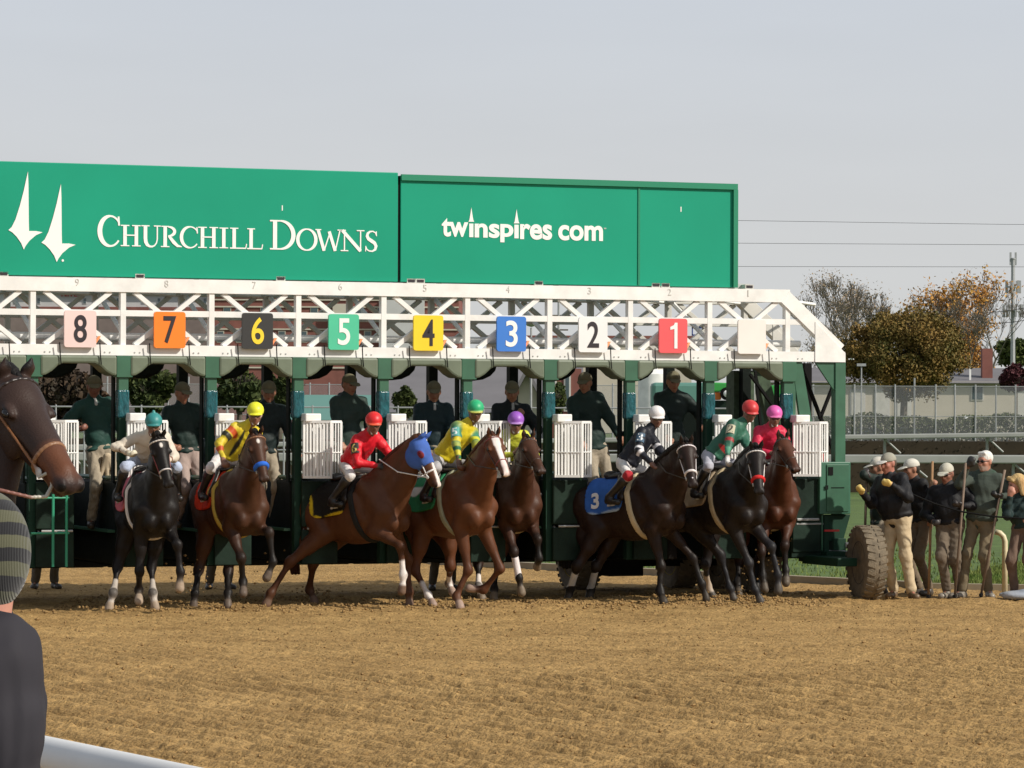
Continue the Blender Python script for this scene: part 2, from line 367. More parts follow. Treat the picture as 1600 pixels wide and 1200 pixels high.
tag(link_mesh('track', np_mesh('track', np.stack([Xg.ravel(), Yg.ravel(), Zg.ravel()], 1), Fq), M['dirt']), kind='structure')
tag(MB().add([(-120,-40,-.02),(60,-40,-.02),(60,49,-.02),(6,49,-.02),(-8,58.6,-.02),(-60,95,-.02),(-120,95,-.02)], [(0,1,2,3,4,5,6)]).build('track_base', M['dirt'], normals=False), kind='structure')
tag(MB().add([(-3000,-200,-.06),(3000,-200,-.06),(3000,4500,-.06),(-3000,4500,-.06)], [(0,1,2,3)]).build('ground', M['grass'], normals=False), kind='structure')
# infield edge, measured line from (7,43.6) back to the left
e0 = Vector((5.2, 45.6)); e1 = Vector((-1.6, 53.2)); ed_ = (e1-e0).normalized(); en = Vector((ed_.y, -ed_.x))
far1 = e0+ed_*95; far0 = e0+Vector((2.2,-.55)); far00 = far0+Vector((60,-14))
MBg = MB(); MBg.add([(far00.x,far00.y,.03),(far0.x,far0.y,.03),(e0.x,e0.y,.03),(far1.x,far1.y,.03),(200,170,.03)], [(0,4,3,2,1)])
tag(MBg.build('infield', M['grass'], normals=False), kind='structure')
k = MB(); k.beam((e0.x,e0.y,.03), (far1.x,far1.y,.03), .16, .13, (0,0,1)); k.beam((far0.x,far0.y,.03), (e0.x,e0.y,.03), .16, .1, (0,0,1)); k.beam((far00.x,far00.y,.03), (far0.x,far0.y,.03), .16, .1, (0,0,1))
tag(k.build('kerb', mat('kerb_stone', (.30,.25,.17), .8, nscale=6)), kind='structure')
tag(MB().box((-40,-8,-.05),(30,9.2,.32)).build('apron', mat('concrete', (.32,.31,.29), .85, nscale=3, bump=.2)), kind='structure')

# ground cover
def blades():
    V = []; F = []
    n = 26000
    for i in range(n):
        t = random.random()**1.3*40; s = random.random()**1.5*9
        if random.random() < .45: t = random.uniform(-.2, 1); base = far0.lerp(e0, random.random()); p = base+Vector((.3, 1))*random.uniform(0, 7)
        else: p = e0+ed_*t+en*s
        x, y = p.x, p.y; a = random.uniform(0, 6.28); h = random.uniform(.03, .075); w_ = .008+.0006*max(0, y-44)
        o = len(V); V += [(x-math.cos(a)*w_, y-math.sin(a)*w_, .02), (x+math.cos(a)*w_, y+math.sin(a)*w_, .02), (x+random.uniform(-.03,.03), y+random.uniform(-.03,.03), .03+h)]; F.append((o, o+1, o+2))
    me = bpy.data.meshes.new('grass'); me.from_pydata(V, [], F); return me
tag(link_mesh('grass', blades(), leafmat('grass_blades', [(.07,.13,.02),(.13,.2,.04),(.2,.22,.06)])), 'short green infield grass beyond the track edge', 'grass', kind='stuff')
def clods():
    V = []; F = []
    def clod(x, y, z, r):
        o = len(V); ps = [(1,0,0),(-1,0,0),(0,1,0),(0,-1,0),(0,0,1),(0,0,-1)]
        V.extend([(x+a*r*random.uniform(.6,1.2), y+b*r*random.uniform(.6,1.2), z+c*r*random.uniform(.5,.9)) for a, b, c in ps])
        F.extend([(o+i, o+j, o+k_) for i, j, k_ in ((0,2,4),(2,1,4),(1,3,4),(3,0,4),(2,0,5),(1,2,5),(3,1,5),(0,3,5))])
    for i in range(5000):
        y = 20+random.random()**.8*26; x = random.uniform(-1, 1)*(y*.155); clod(x, y, .012, random.uniform(.004, .011)+.004*random.random()**8*4)
    for i in range(1600):
        x = random.uniform(-5.2, 3.8); y = 42+.2*x+random.gauss(0, .9); clod(x, y, .015, random.uniform(.01, .035))
    for (px, py, Y, sx, sz, n) in ((296,900,41,.12,.14,26),(488,925,42.4,.14,.05,22),(1190,875,43.6,.16,.22,40),(1150,932,43,.2,.05,18),(1085,925,43,.12,.06,12),(390,885,41.5,.15,.1,12)):
        c = P(px, py, Y)
        for i in range(n*2): clod(c.x+random.gauss(0,sx*1.2), c.y+random.gauss(0,.2), max(.03, c.z+random.gauss(0,sz)), random.uniform(.006,.022))
    me = bpy.data.meshes.new('dirt_clods'); me.from_pydata(V, [], F); return me
tag(link_mesh('dirt_clods', clods(), mat('clod_dirt', (.26,.16,.06), .95, nscale=10, namt=.3)), 'brown dirt clods scattered and kicked up over the track', 'dirt', kind='stuff')

# ------------------------------------------------------------------ vegetation
def leaves(c, r, n, size, seed, clumps=26, shell=.55, zmin=None, cr0=(.2,.42)):
    rs = np.random.default_rng(seed); V = []; c = np.array(c, float); r = np.array(r, float)
    cc = rs.normal(size=(clumps, 3)); cc /= np.linalg.norm(cc, axis=1)[:, None]; cc *= (shell+(1-shell)*rs.random((clumps, 1)))*.78; cr = rs.uniform(cr0[0], cr0[1], clumps)
    k = rs.integers(0, clumps, n); d = rs.normal(size=(n, 3)); d /= np.linalg.norm(d, axis=1)[:, None]
    p = cc[k]+d*(cr[k]*rs.random(n)**.45)[:, None]; p = c+p*r
    if zmin is not None: p = p[p[:, 2] > zmin]
    n = len(p); a = rs.normal(size=(n, 3)); a /= np.linalg.norm(a, axis=1)[:, None]; b = np.cross(a, rs.normal(size=(n, 3))); b /= np.linalg.norm(b, axis=1)[:, None]
    s = size*rs.uniform(.5, 1.2, n)[:, None]
    Vt = np.stack([p-a*s-b*s*.5, p+a*s-b*s*.5, p+a*s*.8+b*s*.6, p-a*s*.8+b*s*.6], 1).reshape(-1, 3)
    return Vt, np.arange(n*4).reshape(-1, 4)
MINR = [.005]
def branches(mb, p, d, L, r, depth, rnd, spread=.55, upb=.15):
    r = max(r, MINR[0]); pts = [p]; q = p.copy(); dd = d.copy(); n = 3
    for i in range(n):
        dd = (dd+Vector((rnd.gauss(0,.12), rnd.gauss(0,.12), rnd.gauss(0,.08)+upb*.3))).normalized(); q = q+dd*(L/n); pts.append(q.copy())
    mb.tube(pts, [r, r*.85, r*.7, r*.55], 5 if depth > 2 else 3, cap=False)
    tips = []
    if depth == 0: return [q]
    for i in range(3 if depth > 1 else 4):
        base = pts[rnd.choice([2, 3])] if i else pts[3]
        nd = (dd+Vector((rnd.gauss(0,spread), rnd.gauss(0,spread), rnd.gauss(0,spread*.6)+upb))).normalized()
        tips += branches(mb, base, nd, L*rnd.uniform(.6,.8), r*.55, depth-1, rnd, spread, upb)
    return tips
def tree(name, px, Y, w_px, top, bot, leaf, n, size, label, cat='tree', group=None, base=None, seed=1, trunk=True, clumps=26, depth=3, cm=1.0, tr=.02, cr0=(.2,.42)):
    "crown spans w_px wide from photo rows top..bot at depth Y"
    mp_ = Y/FPX; c = P(px, (top+bot)/2, Y); rx = w_px/2*mp_; rz = (bot-top)/2*mp_; rnd = random.Random(seed)
    root = empty(name, (c.x, Y, 0), 0, label, cat, group)
    mb = MB(); h0 = max(c.z-rz*.75, .6); mb.tube([(0,0,-.05),(0,0,h0*.5),(rnd.uniform(-.1,.1),0,h0)], [tr*rz*4+.06, tr*rz*3+.05, tr*rz*2.6+.05], 8)
    for i in range(5):
        branches(mb, Vector((0,0,h0*.9)), Vector((rnd.uniform(-.7,.7), rnd.uniform(-.7,.7), .8)).normalized(), (c.z+rz-h0)*.42, tr*rz*1.6+.03, depth, rnd)
    mb.build('trunk', M['bark'], root, normals=False)
    V, F_ = leaves((0, 0, c.z), (rx*1.12, rx*1.0, rz*1.12), n, size, seed, clumps, cr0=cr0)
    o = link_mesh('crown', np_mesh('crown', V, F_, smooth=False), leaf, root)
    return root
def bare_tree(px, Y, top, h_px, leaf, n, label, seed, size=.09, spread=.5, group=None):
    mp_ = Y/FPX; c = P(px, top, Y); H = c.z; rnd = random.Random(seed); root = empty('bare_tree', (c.x, Y, 0), 0, label, 'tree', group)
    mb = MB(); MINR[0] = .026; tips = branches(mb, Vector((0,0,0)), Vector((0,0,1)), H*.34, H*.022, 6, rnd, spread, .22); MINR[0] = .005
    # rescale so the crown reaches the measured top
    zt = max(v[2] for v in mb.v); s = H/zt; mb.v = [(x*s, y*s, z*s) for x, y, z in mb.v]
    mb.build('trunk', M['bark_pale'], root, normals=False)
    rs = np.random.default_rng(seed); tp = np.array([list(t) for t in tips])*s; p = tp[rs.integers(0, len(tp), n)]+rs.normal(size=(n, 3))*.45
    a = rs.normal(size=(n,3)); b = rs.normal(size=(n,3)); V = np.stack([p-a*size*.5, p+b*size*.5, p+a*size*.5, p-b*size*.5], 1).reshape(-1,3)
    link_mesh('crown', np_mesh('crown', V, np.arange(n*4).reshape(-1,4), smooth=False), leaf, root)
GT = 'trees beyond the track'
bare_tree(1338, 330, 428, 0, M['leaf_bare'], 2600, 'tall nearly bare pale tree left of the round olive tree', 11, group=GT)
bare_tree(1400, 345, 437, 0, M['leaf_bare'], 1200, 'bare branching tree rising right behind the top of the olive tree', 12, group=GT)
bare_tree(1298, 320, 500, 0, M['leaf_bare'], 1200, 'small pale twiggy tree beside the white end of the gate truss', 13, group=GT)
bare_tree(1478, 340, 423, 0, M['leaf_orange'], 4500, 'tallest orange-leaved tree with open upper twigs', 14, size=.15, group=GT)
bare_tree(1532, 335, 452, 0, M['leaf_bare'], 500, 'bare grey tree among orange leaves near the brick chimney', 15, group=GT)
tree('autumn_tree', 1512, 338, 100, 508, 600, M['leaf_orange'], 14000, .11, 'low bright orange tree behind the brick chimney', group=GT, seed=5)
tree('round_tree', 1412, 229, 200, 476, 628, M['leaf_olive'], 80000, .085, 'large round olive-brown tree in front of the cream building', group=GT, seed=6, clumps=170, cr0=(.16,.27))
tree('far_tree', 1585, 700, 60, 528, 572, M['leaf_green'], 2500, .5, 'distant grey-green tree at the right edge behind the mast', group=GT, seed=8)
tree('purple_tree', 1588, 230, 52, 572, 612, M['leaf_purple'], 3500, .13, 'small dark purple tree at the right edge before the roof', group=GT, seed=9)
tree('dark_tree', 108, 130, 130, 572, 670, M['leaf_dark'], 14000, .11, 'dark brown-leaved tree seen behind the leftmost assistant', group=GT, seed=21, clumps=40)
tree('green_tree', 235, 135, 84, 572, 650, M['leaf_green'], 9000, .11, 'yellow-green tree seen through the stall under number 7', group=GT, seed=22)
tree('green_tree', 372, 135, 80, 570, 645, M['leaf_green'], 9000, .11, 'dark green tree seen left of the assistant under number 6', group=GT, seed=23)
tree('green_tree', 437, 140, 44, 578, 650, M['leaf_green'], 4000, .11, 'pale green tree seen right of the assistant under number 6', group=GT, seed=24)
tree('evergreen', 632, 110, 34, 606, 655, M['leaf_green'], 4000, .07, 'small pointed evergreen against the grey roof', group=GT, seed=25)
tree('dark_tree', 30, 140, 90, 560, 660, M['leaf_dark'], 7000, .11, 'dark tree behind the brown horse head at the left edge', group=GT, seed=26)
tree('green_tree', 868, 150, 30, 600, 650, M['leaf_green'], 2500, .11, 'green shrubby tree between the gable and the red brick wall', group=GT, seed=27)
Vs = []
for i in range(16):
    px = -260-i*150-random.uniform(0,60) if i % 2 else 1760+i*130
    c = P(px, 548, 330+random.uniform(-30,60)); Vs.append(leaves((c.x, c.y, 3.8), (5.5,4,4.2), 2600, .35, 60+i)[0])
Vs = np.concatenate(Vs); tag(link_mesh('distant_wood', np_mesh('distant_wood', Vs, np.arange(len(Vs)).reshape(-1,4), smooth=False), M['leaf_green']), 'distant bushy wood on the horizon outside both sides', 'wood', kind='stuff')
# hedge behind the turf rails
V, F_ = leaves((0,0,0), (1,1,1), 10, .1, 1)
rs = np.random.default_rng(3); n = 60000; hp = np.stack([rs.uniform(-40, 40, n), rs.uniform(-.9, .9, n), rs.uniform(.0, 1.0, n)**.6*1.50], 1)
a = rs.normal(size=(n,3))*.018; b = rs.normal(size=(n,3))*.018
hd = link_mesh('hedge', np_mesh('hedge', np.stack([hp-a, hp+b, hp+a, hp-b], 1).reshape(-1,3), np.arange(n*4).reshape(-1,4), smooth=False), M['leaf_hedge'], None, (8, 101, 0))
tag(hd, 'long dark clipped hedge between the two grey turf rails', 'hedge')
MB().box((-40,-.8,0),(40,.8,1.47)).build('core', M['leaf_hedge'], hd)

# ------------------------------------------------------------------ rails, fences
def rail(name, Y0, x0, x1, slope, z, th, dp, step, label, zt=0):
    root = empty(name, (0, Y0, 0), 0, label, 'rail')
    mb = MB(); mb.beam((x0, slope*x0, z+zt*x0), (x1, slope*x1, z+zt*x1), dp, th, (0,0,1)); mb.build('top_cover', M['railgrey'], root, bevel=.03)
    pm = MB(); pm.tube([(0,0,z-th/2),(0,.06,z-.25),(0,.1,0)], .04, 6); pm.tube([(0,-.02,z-th/2),(.42,-.1,z-.46)], .028, 6)
    me = None; x = x0+1
    while x < x1:
        if me is None: o = pm.build('post', M['railgrey'], root, (x, slope*x, zt*x)); me = o
        else: o = me.copy(); COL.objects.link(o); o.location = (x, slope*x, zt*x)
        x += step
rail('turf_rail', 90, -30, 30, .0, 1.10, .21, .30, 2.6, 'near grey turf rail running just behind the group of people')
rail('turf_rail', 98, -30, 32, 0, 1.45, .13, .30, 2.8, 'farther grey turf rail along the top of the dark hedge', .0158)
# tall chain-link fence
cf = empty('chain_fence', (0, 190, 0), 0, 'tall grey chain-link fence in front of the cream building', 'fence')
po = MB().tube([(0,0,0),(0,0,3.8)], .045, 6).build('post', M['galv'], cf, (-30, 0, 0))
for i in range(1, 58):
    o = po.copy(); COL.objects.link(o); o.location = (-30+i*1.07+random.uniform(-.05,.05), random.uniform(-.05,.05), random.uniform(-.1,.35) if i % 4 == 0 else 0)
mb = MB()
for z in (2.1, 3.7): mb.tube([(-30,0,z),(31,0,z)], .02, 6)
mb.build('top_tube', M['galv'], cf)
wm = bpy.data.materials.new('chain_link'); wm.use_nodes = True; n_ = wm.node_tree; b_ = n_.nodes['Principled BSDF']; b_.inputs['Base Color'].default_value = (.33,.34,.36,1); b_.inputs['Roughness'].default_value = .6; b_.inputs['Alpha'].default_value = .15
MB().box((-30,-.01,.1),(31,.01,3.7)).build('wire_mesh', wm, cf)
# white horse fence seen through the stalls
wf = empty('tube_fence', (0, 88, 0), 0, 'light grey tube fence seen through the open stalls', 'fence')
mb = MB()
for z in (1.3, 2.35): mb.tube([(-14,0,z),(6,0,z)], .02, 6)
mb.build('rail_tube', M['galv'], wf)
po = MB().tube([(0,0,0),(0,0,2.4)], .022, 6).build('post', M['galv'], wf, (-14, 0, 0))
for i in range(1, 30): o = po.copy(); COL.objects.link(o); o.location = (-14+i*.7, 0, 0)

# ------------------------------------------------------------------ buildings
def front(px0, px1, py0, py1, Y):
    a = P(px0, py0, Y); b = P(px1, py1, Y); return a.x, b.x, b.z, a.z   # x0,x1,zbot,ztop
def windows(root, px_list, y0, y1, Y, wpx, matf='glass', frame='white'):
    for q in px_list:
        x0, x1, zb, zt = front(q, q+wpx, y0, y1, Y); x0 -= root.location.x; x1 -= root.location.x
        fr = MB().box((x0-.08,-.06,zb-.08),(x1+.08,-.001,zt+.08)).build('window', M[frame], root)
        MB().box((x0,-.09,zb),(x1,-.062,zt)).build('pane', M[matf], fr)
def block(name, px0, px1, ptop, Y, depth, wall, label, cat='building'):
    x0, x1, zb, zt = front(px0, px1, ptop, 760, Y); cx = (x0+x1)/2
    root = empty(name, (cx, Y, 0), 0, label, cat); MB().box((x0-cx,0,0),(x1-cx,depth,zt)).build('wall', M[wall], root); return root, x0-cx, x1-cx, zt
# pale industrial hall behind the left of the truss
r, x0, x1, zt = block('industrial_hall', -120, 338, 456, 420, 40, 'pale', 'long pale hall with dark red band behind plates 8 and 7')
mb = MB(); _, _, zb, z2 = front(0, 1, 479, 488, 420); mb.box((x0,-.3,zb),(x1,-.02,z2)); mb.build('red_band', M['brick'], r)
mb = MB(); _, _, zb, z2 = front(0, 1, 489, 640, 420); mb.box((x0,-1.2,0),(x1,-.31,z2-.4)); mb.build('lower_wall', mat('brown_cladding', (.19,.15,.135), .8, nscale=1), r)
mb = MB(); _, _, zb, z2 = front(0, 1, 449, 457, 420); mb.box((x0-.6,-.7,zb),(x1+.6,40.5,z2)); mb.build('roof', M['roof'], r)
windows(r, [22,58,130,152,182,222,246,318], 466, 474, 420-.3, 4, frame='pale')
windows(r, [2,30,58,92,150,176,204,232,262,300,322], 492, 507, 418.7, 20)
windows(r, [6,36,66,100,150,178,206,236,272,300], 524, 542, 418.7, 20)
# brick hall with cream bands
r, x0, x1, zt = block('brick_building', 330, 716, 452, 380, 30, 'brick', 'red brick building with cream bands behind plates 6 and 5')
for yy in (466, 477, 512, 543, 572):
    _, _, zb, z2 = front(0, 1, yy, yy+2.2, 380); MB().box((x0,-.15,zb),(x1,-.01,z2)).build('band', M['cream'], r)
_, _, zb, z2 = front(0, 1, 446, 453, 380); MB().box((x0-.5,-.6,zb),(x1+.5,30.6,z2)).build('roof', M['roof'], r)
windows(r, [350,408,486,538,556,590,612], 480, 494, 380, 10, frame='cream'); windows(r, [340,370,436,470,502,570,610,640,672], 518, 534, 380, 9, frame='cream')
MB().box((5,-1.6,0),(9.5,-.2,zt*.93)).build('stair_tower', M['pale'], r)
MB().box((-.2,-.9,zt*.62),(1.6,-.2,zt*.90)).build('sign_panel', M['cream'], r)
# grey roofed barn
def gable(name, px0, px1, py_eave, py_ridge, Y, depth, wall, roofm, label, ridge_x=False):
    x0, x1, ze, zt = front(px0, px1, py_ridge, py_eave, Y); cx = (x0+x1)/2; w_ = (x1-x0)/2; root = empty(name, (cx, Y, 0), 0, label, 'building')
    if ridge_x:   # ridge parallel to the picture
        MB().box((-w_,0,0),(w_,depth,ze)).build('wall', M[wall], root)
        mb = MB(); mb.prism([(-w_-.4,-.5,ze-.1),(-w_-.4,depth/2,zt),(-w_-.4,depth+.5,ze-.1)], (2*w_+.8,0,0)); mb.build('roof', M[roofm], root)
    else:
        mb = MB(); mb.prism([(-w_,0,0),(w_,0,0),(w_,0,ze),(0,0,zt),(-w_,0,ze)], (0,depth,0)); mb.build('wall', M[wall], root)
        mb = MB(); s_ = (zt-ze)/w_
        mb.prism([(0,-.5,zt+.02),(w_+.5,-.5,ze-.5*s_+.02),(w_+.5,-.5,ze-.5*s_+.3),(0,-.5,zt+.32)], (0,depth+1,0)); mb.prism([(0,-.5,zt+.02),(0,-.5,zt+.32),(-w_-.5,-.5,ze-.5*s_+.3),(-w_-.5,-.5,ze-.5*s_+.02)], (0,depth+1,0)); mb.build('roof', M[roofm], root)
    return root
gable('barn', 560, 902, 642, 568, 170, 14, 'pale', 'roof', 'low barn with a wide plain grey roof behind stalls 4 and 3', True)
gable('annex', 470, 566, 652, 616, 130, 8, 'pale', 'roofteal', 'small shed with a pale teal roof behind the assistant under number 5', True)
gable('gable_house', 800, 846, 628, 584, 150, 9, 'cream', 'roof', 'cream gabled house end right of the grey barn roof')
r, x0, x1, zt = block('brick_annex', 852, 908, 576, 160, 10, 'brick', 'orange-red brick annex behind the assistant under number 2')
windows(r, [862, 884], 580, 640, 160, 5, frame='white2')
r, x0, x1, zt = block('red_shed', 478, 545, 598, 200, 10, 'brick', 'low dark red shed above the pale teal roof')
# cream house on the right with grey roof
r = gable('long_house', 1180, 1720, 597, 572, 240, 14, 'cream', 'roof', 'long cream building with a low grey roof behind the chain-link fence', True)
windows(r, [1519], 604, 624, 240, 16, frame='white2'); windows(r, [1330, 1368, 1402, 1590], 610, 650, 240, 20, matf='white2', frame='pale')
_x = P(1540, 545, 243); mb = MB(); mb.box((_x.x-.35-r.location.x,2,4),(_x.x+.35-r.location.x,2.8,_x.z)); mb.build('chimney', M['brick'], r)
_x = P(1522, 574, 239); MB().box((_x.x-.06-r.location.x,1.0,_x.z-1),(_x.x+.06-r.location.x,1.12,_x.z+.1)).build('vent_pipe', M['white'], r)
# roofs low behind the truss, right of centre
r, x0, x1, zt = block('low_building', 760, 1080, 531, 400, 20, 'cream', 'low pale building line just above the truss bottom behind plates 3 and 2')
MB().box((x0-.5,-.5,zt),(x1+.5,20.5,zt+.5)).build('roof', M['brick'], r)

for i in range(-1, 2):
    a_ = x0+(x1-x0)*(.5+.3*i); MB().box((a_,-.1,zt-2.2),(a_+3,-.01,zt-.8)).build('window', M['glass'], r)
Vs = leaves((0,0,0), (1,1,1), 4, .1, 1)[0]
rs = np.random.default_rng(9); n = 26000; xx = rs.uniform(-4, 26, n); top = 2.1+.13*np.sin(xx*.9)+.1*np.sin(xx*2.3+1); hp = np.stack([xx, rs.uniform(-.8,.8,n), rs.random(n)**.7*top], 1); a = rs.normal(size=(n,3))*.05; b = rs.normal(size=(n,3))*.05
tag(link_mesh('shrub_row', np_mesh('shrub_row', np.stack([hp-a, hp+b, hp+a, hp-b], 1).reshape(-1,3), np.arange(n*4).reshape(-1,4), smooth=False), M['leaf_green'], None, (12, 206, 0)), 'low uneven row of dark shrubs between chain-link fence and cream building', 'shrubs')
# masts, poles, wires
def pole(name, px, top, Y, r0, label, cat='utility pole'):
    p = P(px, top, Y); root = empty(name, (p.x, Y, 0), 0, label, cat); MB().tube([(0,0,0),(0,0,p.z)], [r0, r0*.7], 8).build('shaft', M['galv'], root); return root, p.z
r, zt = pole('cell_mast', 1583, 403, 560, .42, 'tall grey phone mast with antenna rings at the right edge', 'mast')
for zz, n_a, w_ in ((.83, 7, 1.1), (.69, 9, 1.5), (.995, 2, .4)):
    mb = MB(); z = zt*zz
    mb.lathe((0,0,z-.1), (0,0,1), [(w_,0),(w_,.2)], 12)
    for i in range(n_a): a_ = 6.28*i/n_a; mb.box((w_*math.cos(a_)-.14, w_*math.sin(a_)-.14, z-1.0), (w_*math.cos(a_)+.14, w_*math.sin(a_)+.14, z+1.0))
    mb.build('antenna_ring', M['galv'], r)
r, zt = pole('light_pole', 1346, 568, 200, .05, 'thin pale pole with twin lamps before the round olive tree', 'light pole'); MB().box((-.25,-.1,zt-.15),(.25,.1,zt)).build('lamp_head', M['galv'], r)
r, zt = pole('utility_pole', 873, 452, 300, .13, 'dark utility pole with crossarms seen between plates 3 and 2')
mb = MB()
for dz, w_ in ((.4, .9), (2.2, 1.0), (3.4, .8)): mb.box((-w_,-.06,zt-dz-.06),(w_,.06,zt-dz+.06))
mb.build('crossarm', M['bark'], r)
r, zt = pole('utility_pole', 1543, 532, 262, .09, 'short brown utility pole standing behind the chimney')
# round dish on its pole
r, zt = pole('dish_antenna', 830, 512, 120, .045, 'pale round dish on a pole right of plate 3', 'dish')
pf = [(0.001,.30),(.12,.28),(.22,.2),(.29,.1),(.31,0),(.30,-.03),(.25,-.14),(.14,-.26),(.001,-.30)]
MB().lathe((0,0,zt+.32), (0,0,1), pf, 24).build('dish', M['silver'], r, smooth=True)
# blue framed board behind the truss
r, zt = pole('blue_board', 1092, 524, 180, .06, 'small blue-framed board on a post right of plate 1', 'board')
mb = MB()
for i in range(2): mb.box((-.36+i*.36,-.05,zt),(-.30+i*.36,.05,zt+.78))
mb.box((.32,-.05,zt),(.38,.05,zt+.78)); mb.box((-.36,-.05,zt-.02),(.38,.049,zt+.05)); mb.box((-.36,-.05,zt+.34),(.38,.049,zt+.42)); mb.box((-.36,-.05,zt+.72),(.38,.049,zt+.8)); mb.build('frame', mat('blue_paint', (.03,.06,.25), .5), r)
# cables
wt = MB()
for k, (ya, yb, Yd) in enumerate(((344.5, 351, 400), (380, 382.5, 400), (416.5, 417, 400))):
    w1 = MB(); a = P(700, ya-6, Yd); b = P(1150, ya, Yd); c = P(1600, yb, Yd); d = P(2400, yb+6, Yd+10)
    pts = []
    for i in range(25):
        t = i/24; x = a.x+(d.x-a.x)*t; z = np.interp(x, [a.x, b.x, c.x, d.x], [a.z, b.z, c.z, d.z]); pts.append((x-a.x, 0, z-a.z))
    o = w1.tube(pts, .022, 5).build('overhead_wire', M['black'], None, a)
    tag(o, ['top', 'middle', 'lowest'][k]+' of the three overhead wires crossing the sky right of the sign', 'wire', 'overhead wires in the sky')
for k, (a, b, lb) in enumerate(((P(1530,490,380), P(1620,478,380), 'upper short wire sloping up to the mast beside the orange tree'), (P(1540,506,380), P(1620,498,380), 'lower short wire sloping up to the mast beside the orange tree'))):
    o = MB().tube([(0,0,0), (b-a)*.5+Vector((0,0,-.1)), b-a], .035, 5).build('overhead_wire', M['black'], None, a); tag(o, lb, 'wire', 'overhead wires in the sky')
# green tractor parked beyond the gate
def tractor(px, Y, label):
    a = P(px, 611, Y); r = empty('tractor', (a.x, Y, 0), 0, label, 'tractor'); z = a.z; kx = Y/FPX
    def X(q): return (q-px)*kx
    h = 14*kx
    mb = MB(); mb.prism([(X(1100),-.4,z-h*.1),(X(1124),-.4,z-h*.1),(X(1129),-.4,z+h*.1),(X(1137),-.4,z+h*.1),(X(1142),-.4,z-h*.8),(X(1154),-.4,z-h*.85),(X(1154),-.4,z+h*.85),(X(1100),-.4,z+h)], (0,.9,0)); mb.build('hood', M['tractor'], r, bevel=.04)
    mb = MB(); mb.prism([(X(1188),-.5,z+h*.6),(X(1193),-.5,z-h*.7),(X(1220),-.5,z-h*.7),(X(1223),-.5,z+h*.7)], (0,1.1,0)); mb.build('rear_fender', M['tractor'], r, bevel=.04)
    MB().box((X(1102),-.35,z-h*1.0),(X(1126),.3,z-h*.12)).build('grille', M['orange'], r, bevel=.04)
    MB().box((X(1102),-.3,.9),(X(1220),.3,z-h*1.05)).build('chassis', M['dark2'], r)
    for q, rr, zz in ((1134,.20,z-h*.3),(1206,.62,.62),(1112,.45,.45)):
        t = MB().lathe((X(q),-.62,zz), (0,1,0), [(rr*.55,.0),(rr,.03),(rr,.2),(rr*.55,.22)], 24).build('wheel', M['black'], r, smooth=2); MB().lathe((X(q),-.66,zz), (0,1,0), [(rr*.2,.0),(rr*.62,.05),(rr*.62,.18)], 20).build('rim', M['text_white'] if q == 1134 else M['yellow'], t)
tractor(1122, 110, 'bright green tractor with orange grille seen above the red and pink helmets')
tp = empty('green_trailer', (P(1068,610,84).x, 84, 0), 0, 'dark teal covered trailer behind the assistant under number 1', 'trailer'); zz = P(1068,598,84).z
MB().box((-.75,-.4,zz-.6),(.6,.8,zz)).build('cover', M['roofteal'], tp, bevel=.08); MB().lathe((-.62,-.5,.35),(0,1,0),[(.35,0),(.35,.2)],20).build('wheel', M['black'], tp); MB().lathe((.45,-.5,.35),(0,1,0),[(.35,0),(.35,.2)],20).build('wheel', M['black'], tp); MB().box((-.7,-.3,.4),(.55,.7,zz-.6)).build('frame', M['dark'], tp)
wt_ = P(1022,604,100); tk = empty('white_tank', (wt_.x,100,0), 0, 'white round tank left of the dark teal trailer', 'tank'); MB().lathe((0,0,0),(0,0,1),[(.45,0),(.45,wt_.z+.35),(.3,wt_.z+.48)],20).build('tank_body', M['white'], tk, smooth=2)
MB().lathe((0,0,wt_.z+.48),(0,0,1),[(.1,0),(.1,.06)],12).build('lid', M['silver'], tk)
# parked cars far behind, seen through the stalls
def far_car(px, Y, colr, label):
    a = P(px, 700, Y); r = empty('parked_car', (a.x, Y, 0), 0, label, 'car', 'cars parked beyond the infield')
    mb = MB(); mb.prism([(-2.2,0,.35),(2.2,0,.35),(2.25,0,.8),(1.3,0,.95),(.7,0,1.4),(-1.2,0,1.42),(-1.9,0,.95),(-2.25,0,.85)], (0,1.7,0)); mb.build('body', mat('car_paint', colr, .3, coat=.5), r, bevel=.06)
    MB().prism([(.75,-.02,.95),(.5,-.02,1.33),(-1.1,-.02,1.35),(-1.6,-.02,.95)], (0,.015,0)).build('side_window', M['glass'], r)
    for x_ in (-1.4, 1.35): MB().lathe((x_,-.03,.33), (0,1,0), [(.33,0),(.33,.2)], 18).build('wheel', M['black'], r)
far_car(1352, 215, (.25,.26,.28), 'grey car parked behind the fence under the round tree'); far_car(1438, 214, (.10,.11,.13), 'dark car parked behind the fence right of the grey one'); far_car(300, 120, (.6,.6,.6), 'white car seen right of the assistant under number 7')
